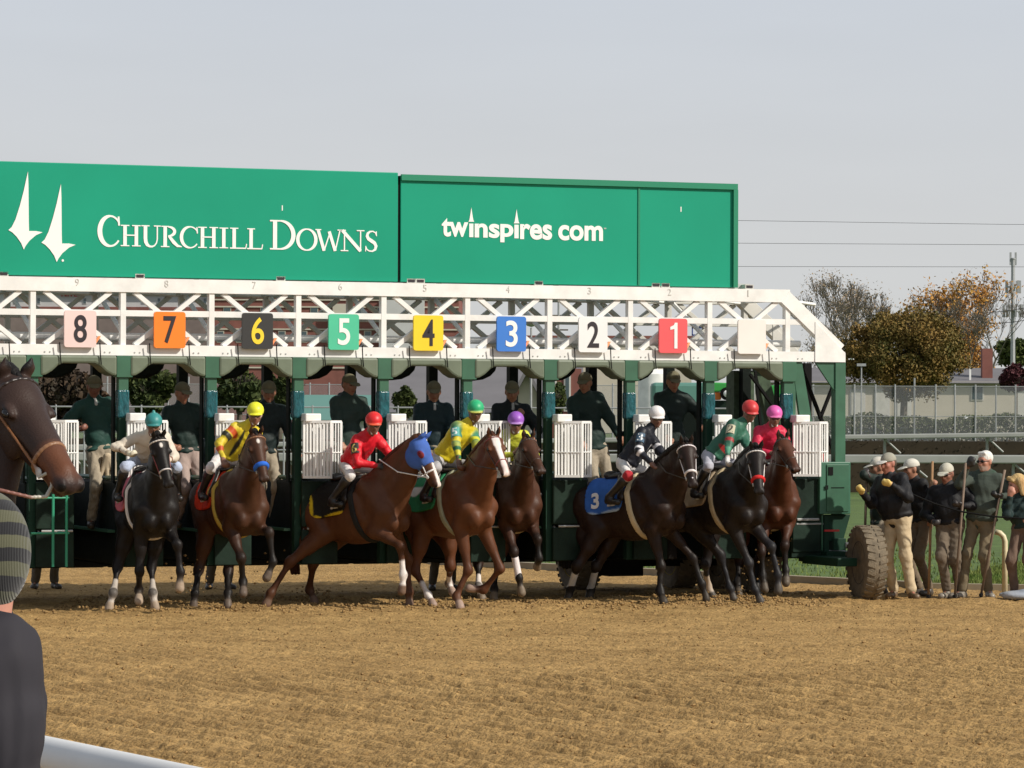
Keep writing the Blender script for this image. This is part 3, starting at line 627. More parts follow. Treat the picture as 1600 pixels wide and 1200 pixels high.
# ------------------------------------------------------------------ starting gate
GA = math.atan2(.3668, .9303); G0 = Vector((0, 42.45, 0))
gate = empty('starting_gate', G0, GA, 'long starting gate with white truss, green sign boards, numbered stalls and rubber wheels', 'starting gate')
GI = (Matrix.Translation(G0) @ Matrix.Rotation(GA, 4, 'Z')).inverted(); GM = GI.inverted()
def GP(px, py, v=0.0):
    "photograph pixel -> gate coordinates (u, v, z) on the plane at depth v behind the front"
    o, d = ray(px, py); o = GI @ o; d = GI.to_3x3() @ d; t = (v-o.y)/d.y; return o+d*t
def gworld(u, v, z): return GM @ Vector((u, v, z))
U0 = GP(1168, 520).x; ST = (GP(1168, 520).x-GP(121, 520).x)/8
def uc(k): return U0-ST*k            # stall centre
def up(k): return U0+ST/2-ST*k       # partition k (right of stall k)
ZT0, ZT1, ZM, ZB0, ZB1 = GP(800,466).z, GP(800,445.5).z, GP(800,497.5).z, GP(800,561).z, GP(800,545).z
UL, UR = up(14)-.2, GP(1231, 452).x; NST = 12
def truss(v, name, m, th):
    mb = MB(); mb.mi = 0
    mb.box((UL, v-th/2, ZT0), (UR, v+th/2, ZT1)); mb.box((UL, v-th/2, ZB0), (GP(1317,560).x, v+th/2, ZB1))
    t2 = th*.7; mb.box((UL, v-t2/2, ZM-.034), (GP(1262,500).x, v+t2/2, ZM+.034))
    for k in range(-1, 14):
        u = up(k+1) if k >= 0 else up(0); u = up(k+1)
        mb.box((u-.031, v-t2/2-.003, ZB1-.001), (u+.031, v+t2/2+.003, ZT0+.001))
        if k >= 0:
            a, b = u+.14, u+ST-.14
            mb.beam((a, v, ZT0), (b, v-.002, ZB1), .052, t2*.8); mb.beam((b, v+.002, ZT0), (a, v, ZB1), .052, t2*.85)
    # sloping end and gusset
    a = GP(1224, 452); b = GP(1309, 551); mb.beam((a.x, v-.003, ZT1-.09), (b.x, v-.003, ZB1+.02), .17, th*1.02)
    u = up(0); mb.beam((u+.05, v, ZT0), (GP(1270,512).x, v, ZB1+.32), .05, t2*.8)
    g0, g1, g2, g3 = GP(1270, 503), GP(1317, 552), GP(1317, 562), GP(1270, 562)
    mb.prism([(g0.x, v-th/2-.012, g0.z), (g1.x, v-th/2-.012, g1.z), (g1.x, v-th/2-.012, ZB0-.004), (g0.x, v-th/2-.012, ZB0-.004)], (0, .01, 0))
    if v == 0:
        mb.mi = 1
        for k in range(-1, 13):
            for o_ in (.13, .19, ST-.22, ST-.16): mb.lathe((up(k+1)+o_, -th/2-.0005, ZB0+.035), (0,-1,0), [(.011,0),(.009,.006)], 6)
    return mb.build(name, [m, M['silver']], gate, bevel=.006 if v else 0)
truss(0, 'front_truss', M['white'], .12)
truss(1.2, 'rear_truss', M['white2'], .12)  # shadow behind the front truss is put into this darker white
mb = MB()
for k in range(0, 14):
    u = up(k)
    for z in (ZT0+.05, ZB0+.05): mb.box((u-.03, .061, z-.03), (u+.03, 1.139, z+.03))
    if k > 0: mb.tube([(u+.02, .10, ZB1+.15), (u+.02, 1.1, ZT0)], .028, 6)
    mb.tube([(u+.1, .06, ZT0+.02), (u+ST-.1, 1.14, ZT0+.02)], .022, 6)
mb.build('cross_brace', M['white'], gate)
mb = MB(); mb.tube([(UL, .22, ZB1+.10), (GP(1262,535).x, .22, ZB1+.10)], .042, 10)
for k in range(13): mb.tube([(up(k)-.34, .22, ZB1+.10), (up(k)-.20, .22, ZB1+.10)], .066, 12)
mb.build('shutter_shaft', M['white'], gate, smooth=2)
# numbers small on the top chord, boxes above it, bolts
FONT_CACHE = {}
def text_mb(s, x0, x1, z0, z1, v, name, m, parent, bold=.0, th=.004):
    cu = bpy.data.curves.new('t', 'FONT'); cu.body = s; cu.size = 1; cu.offset = bold; cu.fill_mode = 'FRONT'; cu.resolution_u = 6
    o = bpy.data.objects.new('t', cu); COL.objects.link(o); dg = bpy.context.evaluated_depsgraph_get(); me = bpy.data.meshes.new_from_object(o.evaluated_get(dg))
    bpy.data.objects.remove(o); bpy.data.curves.remove(cu)
    V = np.array([v_.co[:] for v_ in me.vertices]); a = V.min(0); b = V.max(0)
    for v_ in me.vertices:
        c = v_.co; v_.co = (x0+(c.x-a[0])/(b[0]-a[0])*(x1-x0), v, z0+(c.y-a[1])/(b[1]-a[1])*(z1-z0))
    bm = bmesh.new(); bm.from_mesh(me); r = bmesh.ops.extrude_face_region(bm, geom=bm.faces[:]); bmesh.ops.translate(bm, verts=[x for x in r['geom'] if isinstance(x, bmesh.types.BMVert)], vec=(0, -th, 0))
    bmesh.ops.recalc_face_normals(bm, faces=bm.faces); bm.to_mesh(me); bm.free(); me.name = name; me.polygons.foreach_set('use_smooth', [False]*len(me.polygons))
    return link_mesh(name, me, m, parent)
for n_, k in zip('123456789', range(9)):
    u = uc(k)-.02; z = (ZT0+ZT1)/2+.025; text_mb(n_, u-(.022 if n_ != '1' else .008), u+(.022 if n_ != '1' else .008), z-.04, z+.04, -.062, 'small_numeral', M['text_grey'], gate)
for px in (5, 218, 438, 642, 656, 841, 1024, 1039, 1170):
    p = GP(px, 440, .0); a = MB().box((p.x-.055, -.02, ZT1+.002), (p.x+.055, .12, ZT1+.055)).build('junction_box', M['white2'], gate); MB().box((p.x-.042, -.024, ZT1+.012), (p.x+.042, -.0205, ZT1+.045)).build('box_window', M['text_dark'], a)
# number plates
PL = {1:('1',(.78,.10,.11),'text_white'),2:('2',(.80,.80,.80),'text_dark'),3:('3',(.04,.19,.62),'text_white'),4:('4',(.86,.62,.02),'text_dark'),5:('5',(.07,.50,.30),'text_white'),6:('6',(.03,.03,.03),'text_yellow'),7:('7',(.90,.22,.015),'text_dark'),8:('8',(.80,.60,.57),'text_dark'),0:(None,(.80,.76,.72),None)}
zp0, zp1 = GP(800, 549.5).z, GP(800, 495).z
for k, (s, c, tm) in PL.items():
    u = uc(k); vs = -.13; w_ = .185
    pts = []
    for cx, cz, a0 in ((u+w_-.03, zp1-.03, 0), (u-w_+.03, zp1-.03, 90), (u-w_+.03, zp0+.03, 180), (u+w_-.03, zp0+.03, 270)):
        for i in range(4): a = R(a0+i*30); pts.append((cx+.03*math.cos(a), vs, cz+.03*math.sin(a)))
    pl = MB().prism(pts, (0, .03, 0)).build('number_plate', mat('plate_paint', c, .45, nscale=3, namt=.04), gate)
    MB().box((u-.02, vs+.031, ZM-.2), (u+.02, -.045, ZM-.1)).build('bracket', M['white'], pl)
    MB().prism([(u+w_-.02, -.10, zp0+.05), (u+w_+.01, -.10, zp0+.05), (u+w_+.07, -.07, zp0+.13), (u+w_+.04, -.07, zp0+.13)], (0, .02, 0)).build('latch', M['orange'], pl)
    if s == '1':
        zz = lambda t: zp0+.055+t*(zp1-zp0-.103)
        MB().prism([(u+.012, vs-.001, zz(0)), (u+.052, vs-.001, zz(0)), (u+.052, vs-.001, zz(1)), (u+.018, vs-.001, zz(1)), (u+.004, vs-.001, zz(.90)), (u-.042, vs-.001, zz(.83)), (u-.042, vs-.001, zz(.72)), (u+.012, vs-.001, zz(.76))], (0, -.004, 0)).build('numeral', M[tm], pl)
    elif s:
        hw = .046 if s == '1' else .075
        text_mb(s, u-hw+(.005 if s == '1' else 0), u+hw, zp0+.055, zp1-.048, vs-.001, 'numeral', M[tm], pl, bold=.014 if s != '1' else .010)
# sign boards
SB = -.02
def board(px0, px1, name, lab, frame=False):
    z0, z1 = GP(800, 443.5).z, GP(800, 279).z+(.0 if frame else .03); a = GP(px0, 350).x; b = GP(px1, 350).x
    o = MB().box((a, SB, z0), (b, SB+.30, z1)).build(name, M['signgreen'], gate, bevel=.008); o['label'] = lab
    return o, a, b, z0, z1
b1, a_, b_, z0, z1 = board(-330, 621, 'sign_board', 'left sign board with two white spires and serif lettering')
b2, a2, b2x, z0, z1 = board(625, 1150, 'sign_board', 'right sign board with white lower case lettering', True)
mb = MB(); mb.box((a2, SB-.035, z1-.06), (b2x, SB-.001, z1+.01)); mb.box((b2x-.055, SB-.035, z0), (b2x+.004, SB-.001, z1-.061)); s_ = GP(997, 350).x; mb.box((s_-.012, SB-.012, z0+.01), (s_+.012, SB-.001, z1-.062)); mb.build('frame', M['signedge'], b2)
MB().box((b_, SB+.02, z0), (a2, SB+.25, z1-.01)).build('seam', M['dark'], gate)
mb = MB()
for k in range(8): u = a_+.4+k*(b2x-a_-.8)/7; mb.beam((u, .3, z1-.3), (u, 1.1, ZT1+.02), .05, .05)
mb.build('sign_strut', M['dgreen'], gate)
mb = MB(); _bx = GP(1165, 445).x; mb.box((_bx-.1, .1, ZT1+.001), (_bx+.1, .3, ZT1+.07)); mb.build('hinge_box', M['silver'], gate)
# --- serif lettering from strokes
class Glyph:
    def __init__(s, mb, x0, x1, z0, z1, v): s.mb = mb; s.b = (x0, x1, z0, z1); s.v = v; s.n = 0
    def pt(s, x, y): x0, x1, z0, z1 = s.b; return Vector((x0+x*(x1-x0), s.v-.0004*s.n, z0+y*(z1-z0)))
    def ribbon(s, pts, ws):
        "pts in the unit box; ws = stroke width at each point, in box heights"
        H = s.b[3]-s.b[2]; P_ = [s.pt(*p) for p in pts]; L_ = []; R_ = []
        for i, p in enumerate(P_):
            d = (P_[min(i+1, len(P_)-1)]-P_[max(i-1, 0)]).normalized(); n = Vector((-d.z, 0, d.x))*(ws[i]*H/2); L_.append(p+n); R_.append(p-n)
        n = len(P_); vs = L_+R_; e = Vector((0, -.004, 0)); vs = vs+[q+e for q in vs]
        fs = []
        for i in range(n-1): fs += [(i, i+1, n+i+1, n+i), (2*n+i, 3*n+i, 3*n+i+1, 2*n+i+1), (i, 2*n+i, 2*n+i+1, i+1), (n+i, n+i+1, 3*n+i+1, 3*n+i)]
        fs += [(0, n, 3*n, 2*n), (n-1, 3*n-1, 4*n-1, 2*n-1)]; s.mb.add(vs, fs); s.n += 1
    def line(s, a, b, w_): s.ribbon([a, b], [w_, w_])
    def serif(s, x, y, hw=.16): s.line((x-hw, y), (x+hw, y), .05)
    def arc(s, cx, cy, rx, ry, a0, a1, wf, n=28):
        pts = []; ws = []
        for i in range(n+1): a = R(a0+(a1-a0)*i/n); pts.append((cx+rx*math.cos(a), cy+ry*math.sin(a))); ws.append(wf(a))
        s.ribbon(pts, ws)
def draw(ch, g):
    T_, t_ = .17, .06
    if ch == 'C':
        g.arc(.56, .5, .48, .48, 38, 322, lambda a: t_+.10*max(0, -math.cos(a))**.8); g.line((.93,.97),(.955,.68),.06); 
    elif ch == 'H':
        for x in (.24, .76): g.line((x,.02),(x,.98),T_); g.serif(x,.025,.2); g.serif(x,.975,.2)
        g.line((.24,.52),(.76,.52),t_)
    elif ch == 'I':
        g.line((.5,.02),(.5,.98),T_); g.serif(.5,.025,.46); g.serif(.5,.975,.46)
    elif ch == 'U':
        g.ribbon([(.22,.98),(.22,.4),(.24,.24),(.31,.11),(.42,.04),(.55,.03),(.67,.08),(.76,.2),(.80,.36),(.80,.98)], [T_,T_,T_,T_*.9,.1,.08,.06,t_,t_,t_]); g.serif(.22,.975,.2); g.serif(.80,.975,.17)
    elif ch == 'R':
        g.line((.22,.02),(.22,.98),T_); g.serif(.22,.025,.2); g.line((.04,.975),(.4,.975),.05)
        g.arc(.36,.74,.30,.215,90,-90,lambda a: t_+.09*max(0,math.cos(a))); g.ribbon([(.40,.52),(.62,.24),(.80,.07),(1.0,.03)], [.12,.17,.13,.04])
    elif ch == 'L':
        g.line((.26,.02),(.26,.98),T_); g.serif(.26,.975,.24); g.line((.02,.03),(.93,.03),.06); g.line((.92,.02),(.97,.24),.05)
    elif ch == 'D':
        g.line((.2,.02),(.2,.98),T_*.85); g.line((.0,.975),(.42,.975),.05); g.line((.0,.025),(.42,.025),.05)
        g.arc(.40,.5,.52,.475,90,-90,lambda a: .05+.10*max(0,math.cos(a)))
    elif ch == 'O':
        g.arc(.5,.5,.45,.48,0,360,lambda a: t_+.10*abs(math.cos(a))**1.3, 44)
    elif ch == 'W':
        g.line((.10,.98),(.33,.0),.15); g.line((.33,.0),(.55,.85),t_); g.line((.52,.90),(.75,.0),.15); g.line((.75,.0),(.93,.98),t_); g.serif(.11,.975,.11); g.serif(.92,.975,.09)
    elif ch == 'N':
        g.line((.20,.02),(.20,.95),t_); g.line((.12,.97),(.83,.02),.16); g.line((.83,.0),(.83,.98),t_); g.serif(.2,.025,.15); g.serif(.83,.975,.15); g.line((.0,.975),(.25,.975),.05)
    elif ch == 'S':
        g.ribbon([(.86,.76),(.80,.90),(.62,.965),(.42,.95),(.26,.86),(.22,.74),(.30,.62),(.52,.52),(.74,.42),(.84,.28),(.78,.12),(.58,.035),(.36,.05),(.2,.12),(.12,.28)], [.03,.06,.06,.08,.12,.15,.16,.17,.16,.15,.12,.07,.06,.06,.03])
        g.line((.86,.97),(.87,.74),.04); g.line((.12,.27),(.11,.02),.04)
mb = MB()
for ch, x0, x1, y0, y1 in (('C',153,187.5,337,385),('H',187,221,352,384.5),('U',220,252,352.5,386),('R',250.5,284,353.5,386),('C',281,309.5,354,387.5),('H',308,342,355,387.3),('I',342,357,355.8,387.8),('L',358.5,386,356.3,388.5),('L',385.5,411,357.2,389.3),('D',421.5,461.5,344.5,389.8),('O',463.5,495,357.7,391.2),('W',492.5,534,358.8,391.5),('N',530,570,359.8,392.3),('S',568.5,591,360.5,393.6)):
    a = GP(x0, y1, SB-.001); b = GP(x1, y0, SB-.001); draw(ch, Glyph(mb, a.x, b.x, a.z, b.z, SB-.0015))
mb.build('lettering', M['text_white'], b1, normals=True)
mb = MB()
def spire(pts):
    mb.prism([GP(*p, SB-.0015) for p in pts], (0, -.005, 0))
def sw(ox, oy):
    q = [(43.5,268),(44.3,290),(44.6,320),(44.8,346),(45.2,361),(56,361),(66.5,363),(56,367.5),(46,376),(40,384),(37,390),(33,380),(26,370),(19,363),(13,359.5),(18,355),(24,343),(31,321),(37,298)]
    return [(x+ox, y+oy) for x, y in q]
spire(sw(0, 0)); spire([(x, y) for x, y in sw(51.5, 19.5)])
a = GP(98, 407, SB-.0015); mb.lathe(a, (0,-1,0), [(.014,0),(.014,.004)], 12); mb.build('spires_logo', M['text_white'], b1)
for px, y0, y1 in ((736.3, 324, 346.5), (807, 327, 349)):
    mb = MB()
    mb.prism([GP(px, y0, SB-.0015), GP(px+1.6, (y0+y1)/2, SB-.0015), GP(px+3, y1-3, SB-.0015), GP(px+4.4, y1, SB-.0015), GP(px-4.4, y1, SB-.0015), GP(px-3, y1-3, SB-.0015), GP(px-1.6, (y0+y1)/2, SB-.0015)], (0,-.004,0)); mb.build('spire', M['text_white'], b2)
for s, x0, x1, yb, yt in (('tw',690,731.5,369.5,341.5),('\u0131',733,739.5,370.5,349.5),('ns',741.5,780.5,371.3,350),('p',781.5,802,378.5,350.5),('\u0131',803.5,810.2,372.3,351.3),('res',812.5,862.5,374,351),('com',872,942,375.5,353)):
    a = GP(x0, yb, SB-.001); b = GP(x1, yt, SB-.001); text_mb(s, a.x, b.x, a.z, b.z, SB-.001, 'lettering', M['text_white'], b2, bold=.03)
a = GP(943.5, 358, SB-.001); b = GP(947, 355.8, SB-.001); text_mb('tm', a.x, b.x, a.z, b.z, SB-.001, 'lettering', M['text_white'], b2)
for px, py in ((441, 325), (1064, 327)):
    a = GP(px, py, SB-.001); bb_ = MB().box((a.x-.006, SB-.003, a.z-.03), (a.x+.006, SB-.001, a.z+.03)).build('scratch', M['text_white'], b1 if px < 600 else b2)
# --- hoods, posts, partitions, doors
Zh = GP(800, 573).z; Zs = GP(800, 592).z
zl = .885; zk = .475; zd0, zd1 = 1.466, 2.12
for k in range(0, 13):
    u = uc(k); a, b = u-ST/2+.075, u+ST/2-.085; pts = []
    top = ZB0-.003
    for x, z in ((a, Zs), (a+.06, Zs+.01), (a+.13, Zs+.05), (a+.20, Zh-.03), (a+.26, Zh), (b-.26, Zh), (b-.20, Zh-.03), (b-.13, Zs+.05), (b-.06, Zs+.01), (b, Zs), (b, top), (a, top)): pts.append((x, -.10, z))
    h = MB().prism(pts, (0, .34, 0)).build('padded_hood', M['hood'], gate, bevel=.025)
    for q in (a+.22, b-.20): MB().tube([(q-.01, -.125, ZB1+.02), (q, -.115, ZB0), (q+.01, -.118, Zh-.015)], .007, 5).build('strap', M['black'], h)
    mb = MB(); pad = []
    for i in range(9): t = math.pi*i/8; pad.append((u+.30*math.cos(t), 1.08, ZB0-.05-.20*math.sin(t)))
    mb.prism(pad, (0, .2, 0)); mb.build('rear_pad', M['dark'], gate, bevel=.03)
    for i in range(4): pass
for k in range(0, 13):
    u = up(k)
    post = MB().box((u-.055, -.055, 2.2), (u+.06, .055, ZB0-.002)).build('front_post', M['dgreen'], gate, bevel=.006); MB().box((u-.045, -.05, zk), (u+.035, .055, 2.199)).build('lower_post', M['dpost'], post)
    MB().box((u-.085, -.085, 2.62), (u+.10, .085, ZB0-.003)).build('head_plate', M['dgreen'], post, bevel=.004)
    MB().box((u-.062, .06, 1.42), (u-.115+.03, .16, 2.66)).build('door_frame', M['dark'], post)
    MB().box((u-.065, -.065, 2.16), (u+.07, .065, 2.48)).build('plastic_wrap', M['teal'], post, bevel=.02)
    MB().box((u-.04, 1.15, .5), (u+.07, 1.26, ZB0-.002)).build('rear_post', M['dark'], gate)
    pt = MB().box((u-.06, .057, zk), (u+.06, 2.65, 1.44)).build('partition', M['dark'], gate, bevel=.03); MB().prism([(u-.055,.3,zk-.001),(u-.055,2.64,zk-.001),(u-.055,2.64,.35),(u-.055,.9,.43)], (.11,0,0)).build('partition_skirt', M['dark'], pt)
    MB().box((u-.14, .06, zl-.03), (u-.061, 2.6, zl)).build('ledge', M['dgreen'], pt)
    MB().tube([(u, .06, 1.47), (u, 2.6, 1.47)], .025, 8).build('top_rail', M['dgreen'], pt)
    MB().tube([(u, 2.62, .5), (u, 2.62, 2.0)], .045, 8).build('tail_post', M['dark'], pt)
    MB().box((u+.061, -.05, zk), (u+.075, .0, zl)).build('edge_strip', M['silver'], pt)
    # opened front doors folded against the post
    def door(u0, u1, va, vb, n, w_, name='front_door'):
        mb = MB(); z0, z1 = zd0, zd1
        A = Vector((u0, va, 0)); B = Vector((u1, vb, 0)); D = B-A
        def q(t, z): p = A+D*t; return (p.x, p.y, z)
        mb.beam(q(0, z0), q(0, z1), .026, .03); mb.beam(q(1, z0), q(1, z1), .026, .03); mb.beam(q(0, z1), q(1, z1), .03, .028); mb.beam(q(0, z0+.015), q(1, z0+.015), .03, .028)
        for i in range(1, n): mb.beam(q(i/n, z0+.01), q(i/n, z1-.01), w_, .016)
        mb.beam(q(0, z0+.30), q(1, z0+.30), .012, .034)
        return mb.build(name, M['white'], gate)
    d1 = door(u+.03, u+.31, -.16, -.30, 8, .025); door(u+.30, u+.49, -.20, -.13, 5, .013); 
    MB().box((u+.035, -.13, zd0+.02), (u+.30, -.115, zd1-.02)).build('inner_panel', M['white'], d1)
    MB().box((u+.03, -.22, zd1+.001), (u+.22, -.02, zd1+.095)).build('door_cap', M['white'], d1, bevel=.012)
    MB().tube([(u+.38, -.1, zd0), (u+.38, -.1, 1.2)], .02, 6).build('door_stay', M['dgreen'], gate)
    # lower padded wing under the folded doors
    lw = MB().box((u+.02, -.12, zl+.02), (u+.46, -.065, zd0-.03)).build('lower_wing', M['dark2'], gate, bevel=.015)
    MB().box((u+.02, -.12, zk), (u+.46, -.07, zl-.015)).build('kick_panel', M['dark2'], lw, bevel=.01)
    MB().tube([(u+.08, -.135, zl), (u+.44, -.135, zl)], .013, 6).build('latch_rod', M['silver'], lw)
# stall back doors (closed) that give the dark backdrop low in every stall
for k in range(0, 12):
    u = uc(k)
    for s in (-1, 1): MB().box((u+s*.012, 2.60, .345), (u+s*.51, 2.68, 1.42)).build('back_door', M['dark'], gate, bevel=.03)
# tube frame hanging at the left-hand stall
mb = MB(); a = GP(83, 800, -.5); b = GP(104, 800, -.5)
for q in (a.x, b.x): mb.tube([(q, -.5, .5), (q, -.5, GP(90,772,-.5).z)], .016, 8)
for yy in (778, 833): z = GP(90, yy, -.5).z; mb.tube([(a.x-.25, -.5, z), (b.x+.03, -.5, z)], .012, 8); mb.tube([(b.x, -.5, z), (b.x, 0, z)], .012, 6)
mb.build('tube_frame', mat('light_green_tube', (.03,.28,.16), .4), gate)
# right hand end
mb = MB(); u1 = GP(1310, 600).x
mb.box((u1-.07, -.06, .9), (u1+.07, .06, ZB0-.002))
mb.prism([(GP(1271,567).x, -.04, ZB0-.003), (u1+.06, -.04, ZB0-.003), (u1+.06, -.04, GP(1310,612).z), (u1-.07, -.04, GP(1310,612).z)], (0, .03, 0))
mb.prism([(up(0)+.061, -.03, ZB0-.003), (up(0)+.20, -.03, ZB0-.003), (up(0)+.42, -.03, 1.72), (up(0)+.25, -.03, 1.72)], (0, .05, 0))
mb.box((up(0)+.061, -.025, 1.45), (up(0)+.12, .03, ZB0-.004)); mb.build('end_post', M['dgreen'], gate, bevel=.005)
mb = MB()
a = GP(1249, 567, .3); b = GP(1302, 704, .3); mb.beam((a.x, .3, a.z), (b.x, .3, b.z), .035, .05)
a = GP(1301, 604, .3); b = GP(1281, 655, .3); mb.beam((a.x, .3, a.z), (b.x, .3, b.z), .03, .05)
a = GP(1263, 567, .9); mb.box((a.x-.05, .9, 1.2), (a.x+.05, 1.0, ZB0-.003))
a = GP(1172, 585, 1.0); b = GP(1212, 640, 1.0); mb.beam((a.x, 1.0, a.z), (b.x, 1.0, b.z), .03, .05); a = GP(1180, 580, 1.0); mb.beam((a.x,1.0,a.z), (a.x+.1,1.0,a.z-.9), .03, .03)
mb.build('end_brace', M['black'], gate)
mb = MB(); a = GP(1166, 600, 1.25); mb.box((a.x-.16, 1.27, 1.5), (a.x+.12, 1.5, ZB0-.1)); a = GP(1198, 600, 1.3); mb.prism([(a.x-.16,1.3,ZB0-.05),(a.x,1.3,ZB0-.05),(a.x+.35,1.3,1.6),(a.x+.15,1.3,1.6)], (0,.1,0)); mb.build('corner_column', mat('mossy_green', (.05,.08,.045), .8, nscale=12, namt=.5), gate)
# end panel and machinery cabinet
e = MB(); ua, ub = up(0)+.03, GP(1283, 800, -.14).x; e.box((ua, -.14, .54), (ub, -.08, zd0-.03)); ep = e.build('end_panel', M['dark2'], gate, bevel=.01)
MB().box((ub+.001, -.15, .56), (ub+.022, -.10, zd0-.03)).build('edge_strip', M['dgreen'], ep); MB().tube([(ua+.05,-.155,.94),(ub-.04,-.155,.94)], .016, 6).build('latch_rod', M['silver'], ep)
a = GP(1281, 722, -.2); b = GP(1329, 803, -.2)
cb = MB().box((a.x, -.2, b.z), (b.x, .45, a.z)).build('cabinet', mat('cabinet_green', (.04,.135,.085), .45, nscale=4, namt=.1), gate, bevel=.008)
mb = MB(); mb.box((a.x+.09, -.215, b.z+.03), (b.x-.03, -.201, a.z-.03)); mb.build('cabinet_door', M['dgreen'], cb, bevel=.004)
mb = MB(); w0 = GP(1297, 736, -.2); mb.box((w0.x-.03, -.224, w0.z-.05), (w0.x+.03, -.2155, w0.z+.05)); mb.build('handle', M['black'], cb)
mb = MB(); w0 = GP(1308, 762, -.2); mb.box((w0.x-.09, -.219, w0.z-.006), (w0.x+.09, -.2155, w0.z+.006)); mb.box((w0.x-.17, -.219, w0.z-.02), (w0.x-.13, -.2155, w0.z+.03)); mb.build('vent', M['dark'], cb)
w0 = GP(1293, 716, -.1); MB().lathe((w0.x, .05, w0.z-.06), (0,0,1), [(.07,0),(.085,.03),(.07,.09),(.03,.115)], 16).build('warning_lamp', M['red'], gate, smooth=2)
# undercarriage
mb = MB(); a = GP(1288, 803, -.1); b = GP(1330, 845, -.1)
mb.prism([(a.x, -.12, a.z-.01), (b.x-.02, -.12, a.z-.01), (b.x-.12, -.12, b.z), (a.x+.05, -.12, b.z)], (0, .1, 0)); mb.box((a.x-.02, -.14, a.z-.5), (a.x+.05, -.02, a.z-.015)); 
c0 = GP(1290, 862, -.25); c1 = GP(1340, 880, -.25); mb.box((c0.x, -.28, c1.z), (c1.x, .5, c0.z)); mb.box((a.x+.1, -.16, c0.z+.01), (b.x-.1, .1, a.z-.3)); mb.build('axle_carrier', M['dpost'], gate, bevel=.006)
w0 = GP(1300, 829, -.2); mb = MB(); mb.box((w0.x-.11,-.22,w0.z-.012),(w0.x+.09,-.2,w0.z+.012)); mb.build('red_lever', M['red'], gate)
w0 = GP(1325, 851, -.3); MB().box((w0.x-.03,-.31,w0.z-.03),(w0.x+.04,-.29,w0.z+.03)).build('side_marker', M['text_white'], gate, bevel=.005)
mb = MB(); mb.box((up(4), .9, .42), (u1+.1, 1.3, .56)); mb.box((up(2), 1.9, .30), (u1, 2.2, .5)); mb.build('chassis_beam', M['black'], gate)
def wheel(u, v, r, w_, rimc, name='wheel', tread=True):
    "axle along u; tyre with lugs, sidewall and dished rim"
    prof = [(r*.56,-w_*.42),(r*.66,-w_*.5),(r*.86,-w_*.52),(r*.95,-w_*.46),(r*.975,-w_*.3),(r*.98,0),(r*.975,w_*.3),(r*.95,w_*.46),(r*.86,w_*.52),(r*.66,w_*.5),(r*.56,w_*.42)]
    mb = MB(); mb.lathe((0,0,0), (1,0,0), prof, 48)
    if tread:
        n = 30
        for i in range(n):
            for s in (-1, 1):
                t = 2*math.pi*(i+(.5 if s > 0 else 0))/n; t2 = t+.07; vs = []
                for rr in (r*.955, r*1.0):
                    for x, tt, wd in ((s*w_*.52, t, .052), (s*w_*.10, t2, .052)):
                        for sg in (-1, 1): aa = tt+sg*wd; vs.append((x if rr > r*.97 or abs(x) < w_*.3 else x, rr*math.cos(aa)*(1 if abs(x) < w_*.3 else .985), rr*math.sin(aa)*(1 if abs(x) < w_*.3 else .985)))
                mb.add(vs, [(0,1,3,2),(4,6,7,5),(0,4,5,1),(2,3,7,6),(0,2,6,4),(1,5,7,3)])
    o = mb.build(name, M['rubber'], gate, (u, v, r*1.0-.015), smooth=2)
    rb = MB(); rb.lathe((0,0,0), (1,0,0), [(r*.1,-w_*.28),(r*.2,-w_*.30),(r*.24,-w_*.16),(r*.48,-w_*.2),(r*.56,-w_*.44),(r*.58,-w_*.42),(r*.58,w_*.42),(r*.2,w_*.3)], 28)
    for i in range(8): t = i*math.pi/4; rb.tube([(-w_*.16, r*.34*math.cos(t), r*.34*math.sin(t)), (-w_*.24, r*.34*math.cos(t), r*.34*math.sin(t))], .02, 6)
    rb.build('rim', rimc, o, smooth=2); return o
rT = (GP(1355, 820, -.35).z+.01)/2; w0 = GP(1354, 880, -.95)
wheel(w0.x, -.95, .455, .24, M['rimdark']).rotation_euler.z = -R(9)
MB().box((w0.x-.42, -1.02, .40), (w0.x-.16, -.05, .50)).build('axle_arm', M['dpost'], gate, bevel=.01)
wheel(w0.x-.55, 1.9, .42, .28, M['rimdark']); wheel(GP(1187,900,.9).x, .9, .40, .26, M['rimdark']); wheel(GP(1060,900,2.3).x, 2.3, .42, .30, M['yellow'])
wheel(GP(905,900,2.3).x, 2.3, .42, .30, M['yellow'])
mb = MB(); mb.box((GP(970,900,1.6).x-.2, 1.5, .2), (GP(1000,900,1.6).x, 2.0, .5)); mb.build('hitch_box', M['black'], gate)

hall = bpy.data.objects['industrial_hall']; a = P(96, 463.5, 419.6); b = P(121, 456.5, 419.6)
tx = text_mb('NIVE', a.x-hall.location.x, b.x-hall.location.x, a.z, b.z, -.35, 'lettering', mat('letter_red', (.35,.04,.04), .6), hall, bold=.02, th=.05)
# ------------------------------------------------------------------ figures: shared
M['skin'] = mat('skin', None, .5, attr=True, nscale=25, namt=.08)
M['coat'] = mat('horse_coat', None, .48, spec=.22, attr=True, nscale=7, namt=.18, bump=.15, bscale=110)
M['hair'] = mat('horse_hair', None, .6, spec=.2, attr=True, nscale=30, namt=.3, bump=.6, bscale=60, stretch=(1,1,.25))
M['cloth'] = mat('woven_cloth', None, .85, spec=.2, attr=True, nscale=9, namt=.15, bump=.4, bscale=14)
M['nylon'] = mat('nylon_jacket', None, .62, spec=.25, attr=True, nscale=5, namt=.2, bump=.5, bscale=12)
M['silk'] = mat('racing_silk', None, .5, spec=.3, attr=True, nscale=12, namt=.1, bump=.4, bscale=15)
M['leather'] = mat('leather', None, .4, attr=True, nscale=20, namt=.15)
M['eye'] = mat('eye', (.004,.003,.003), .08, spec=.6)
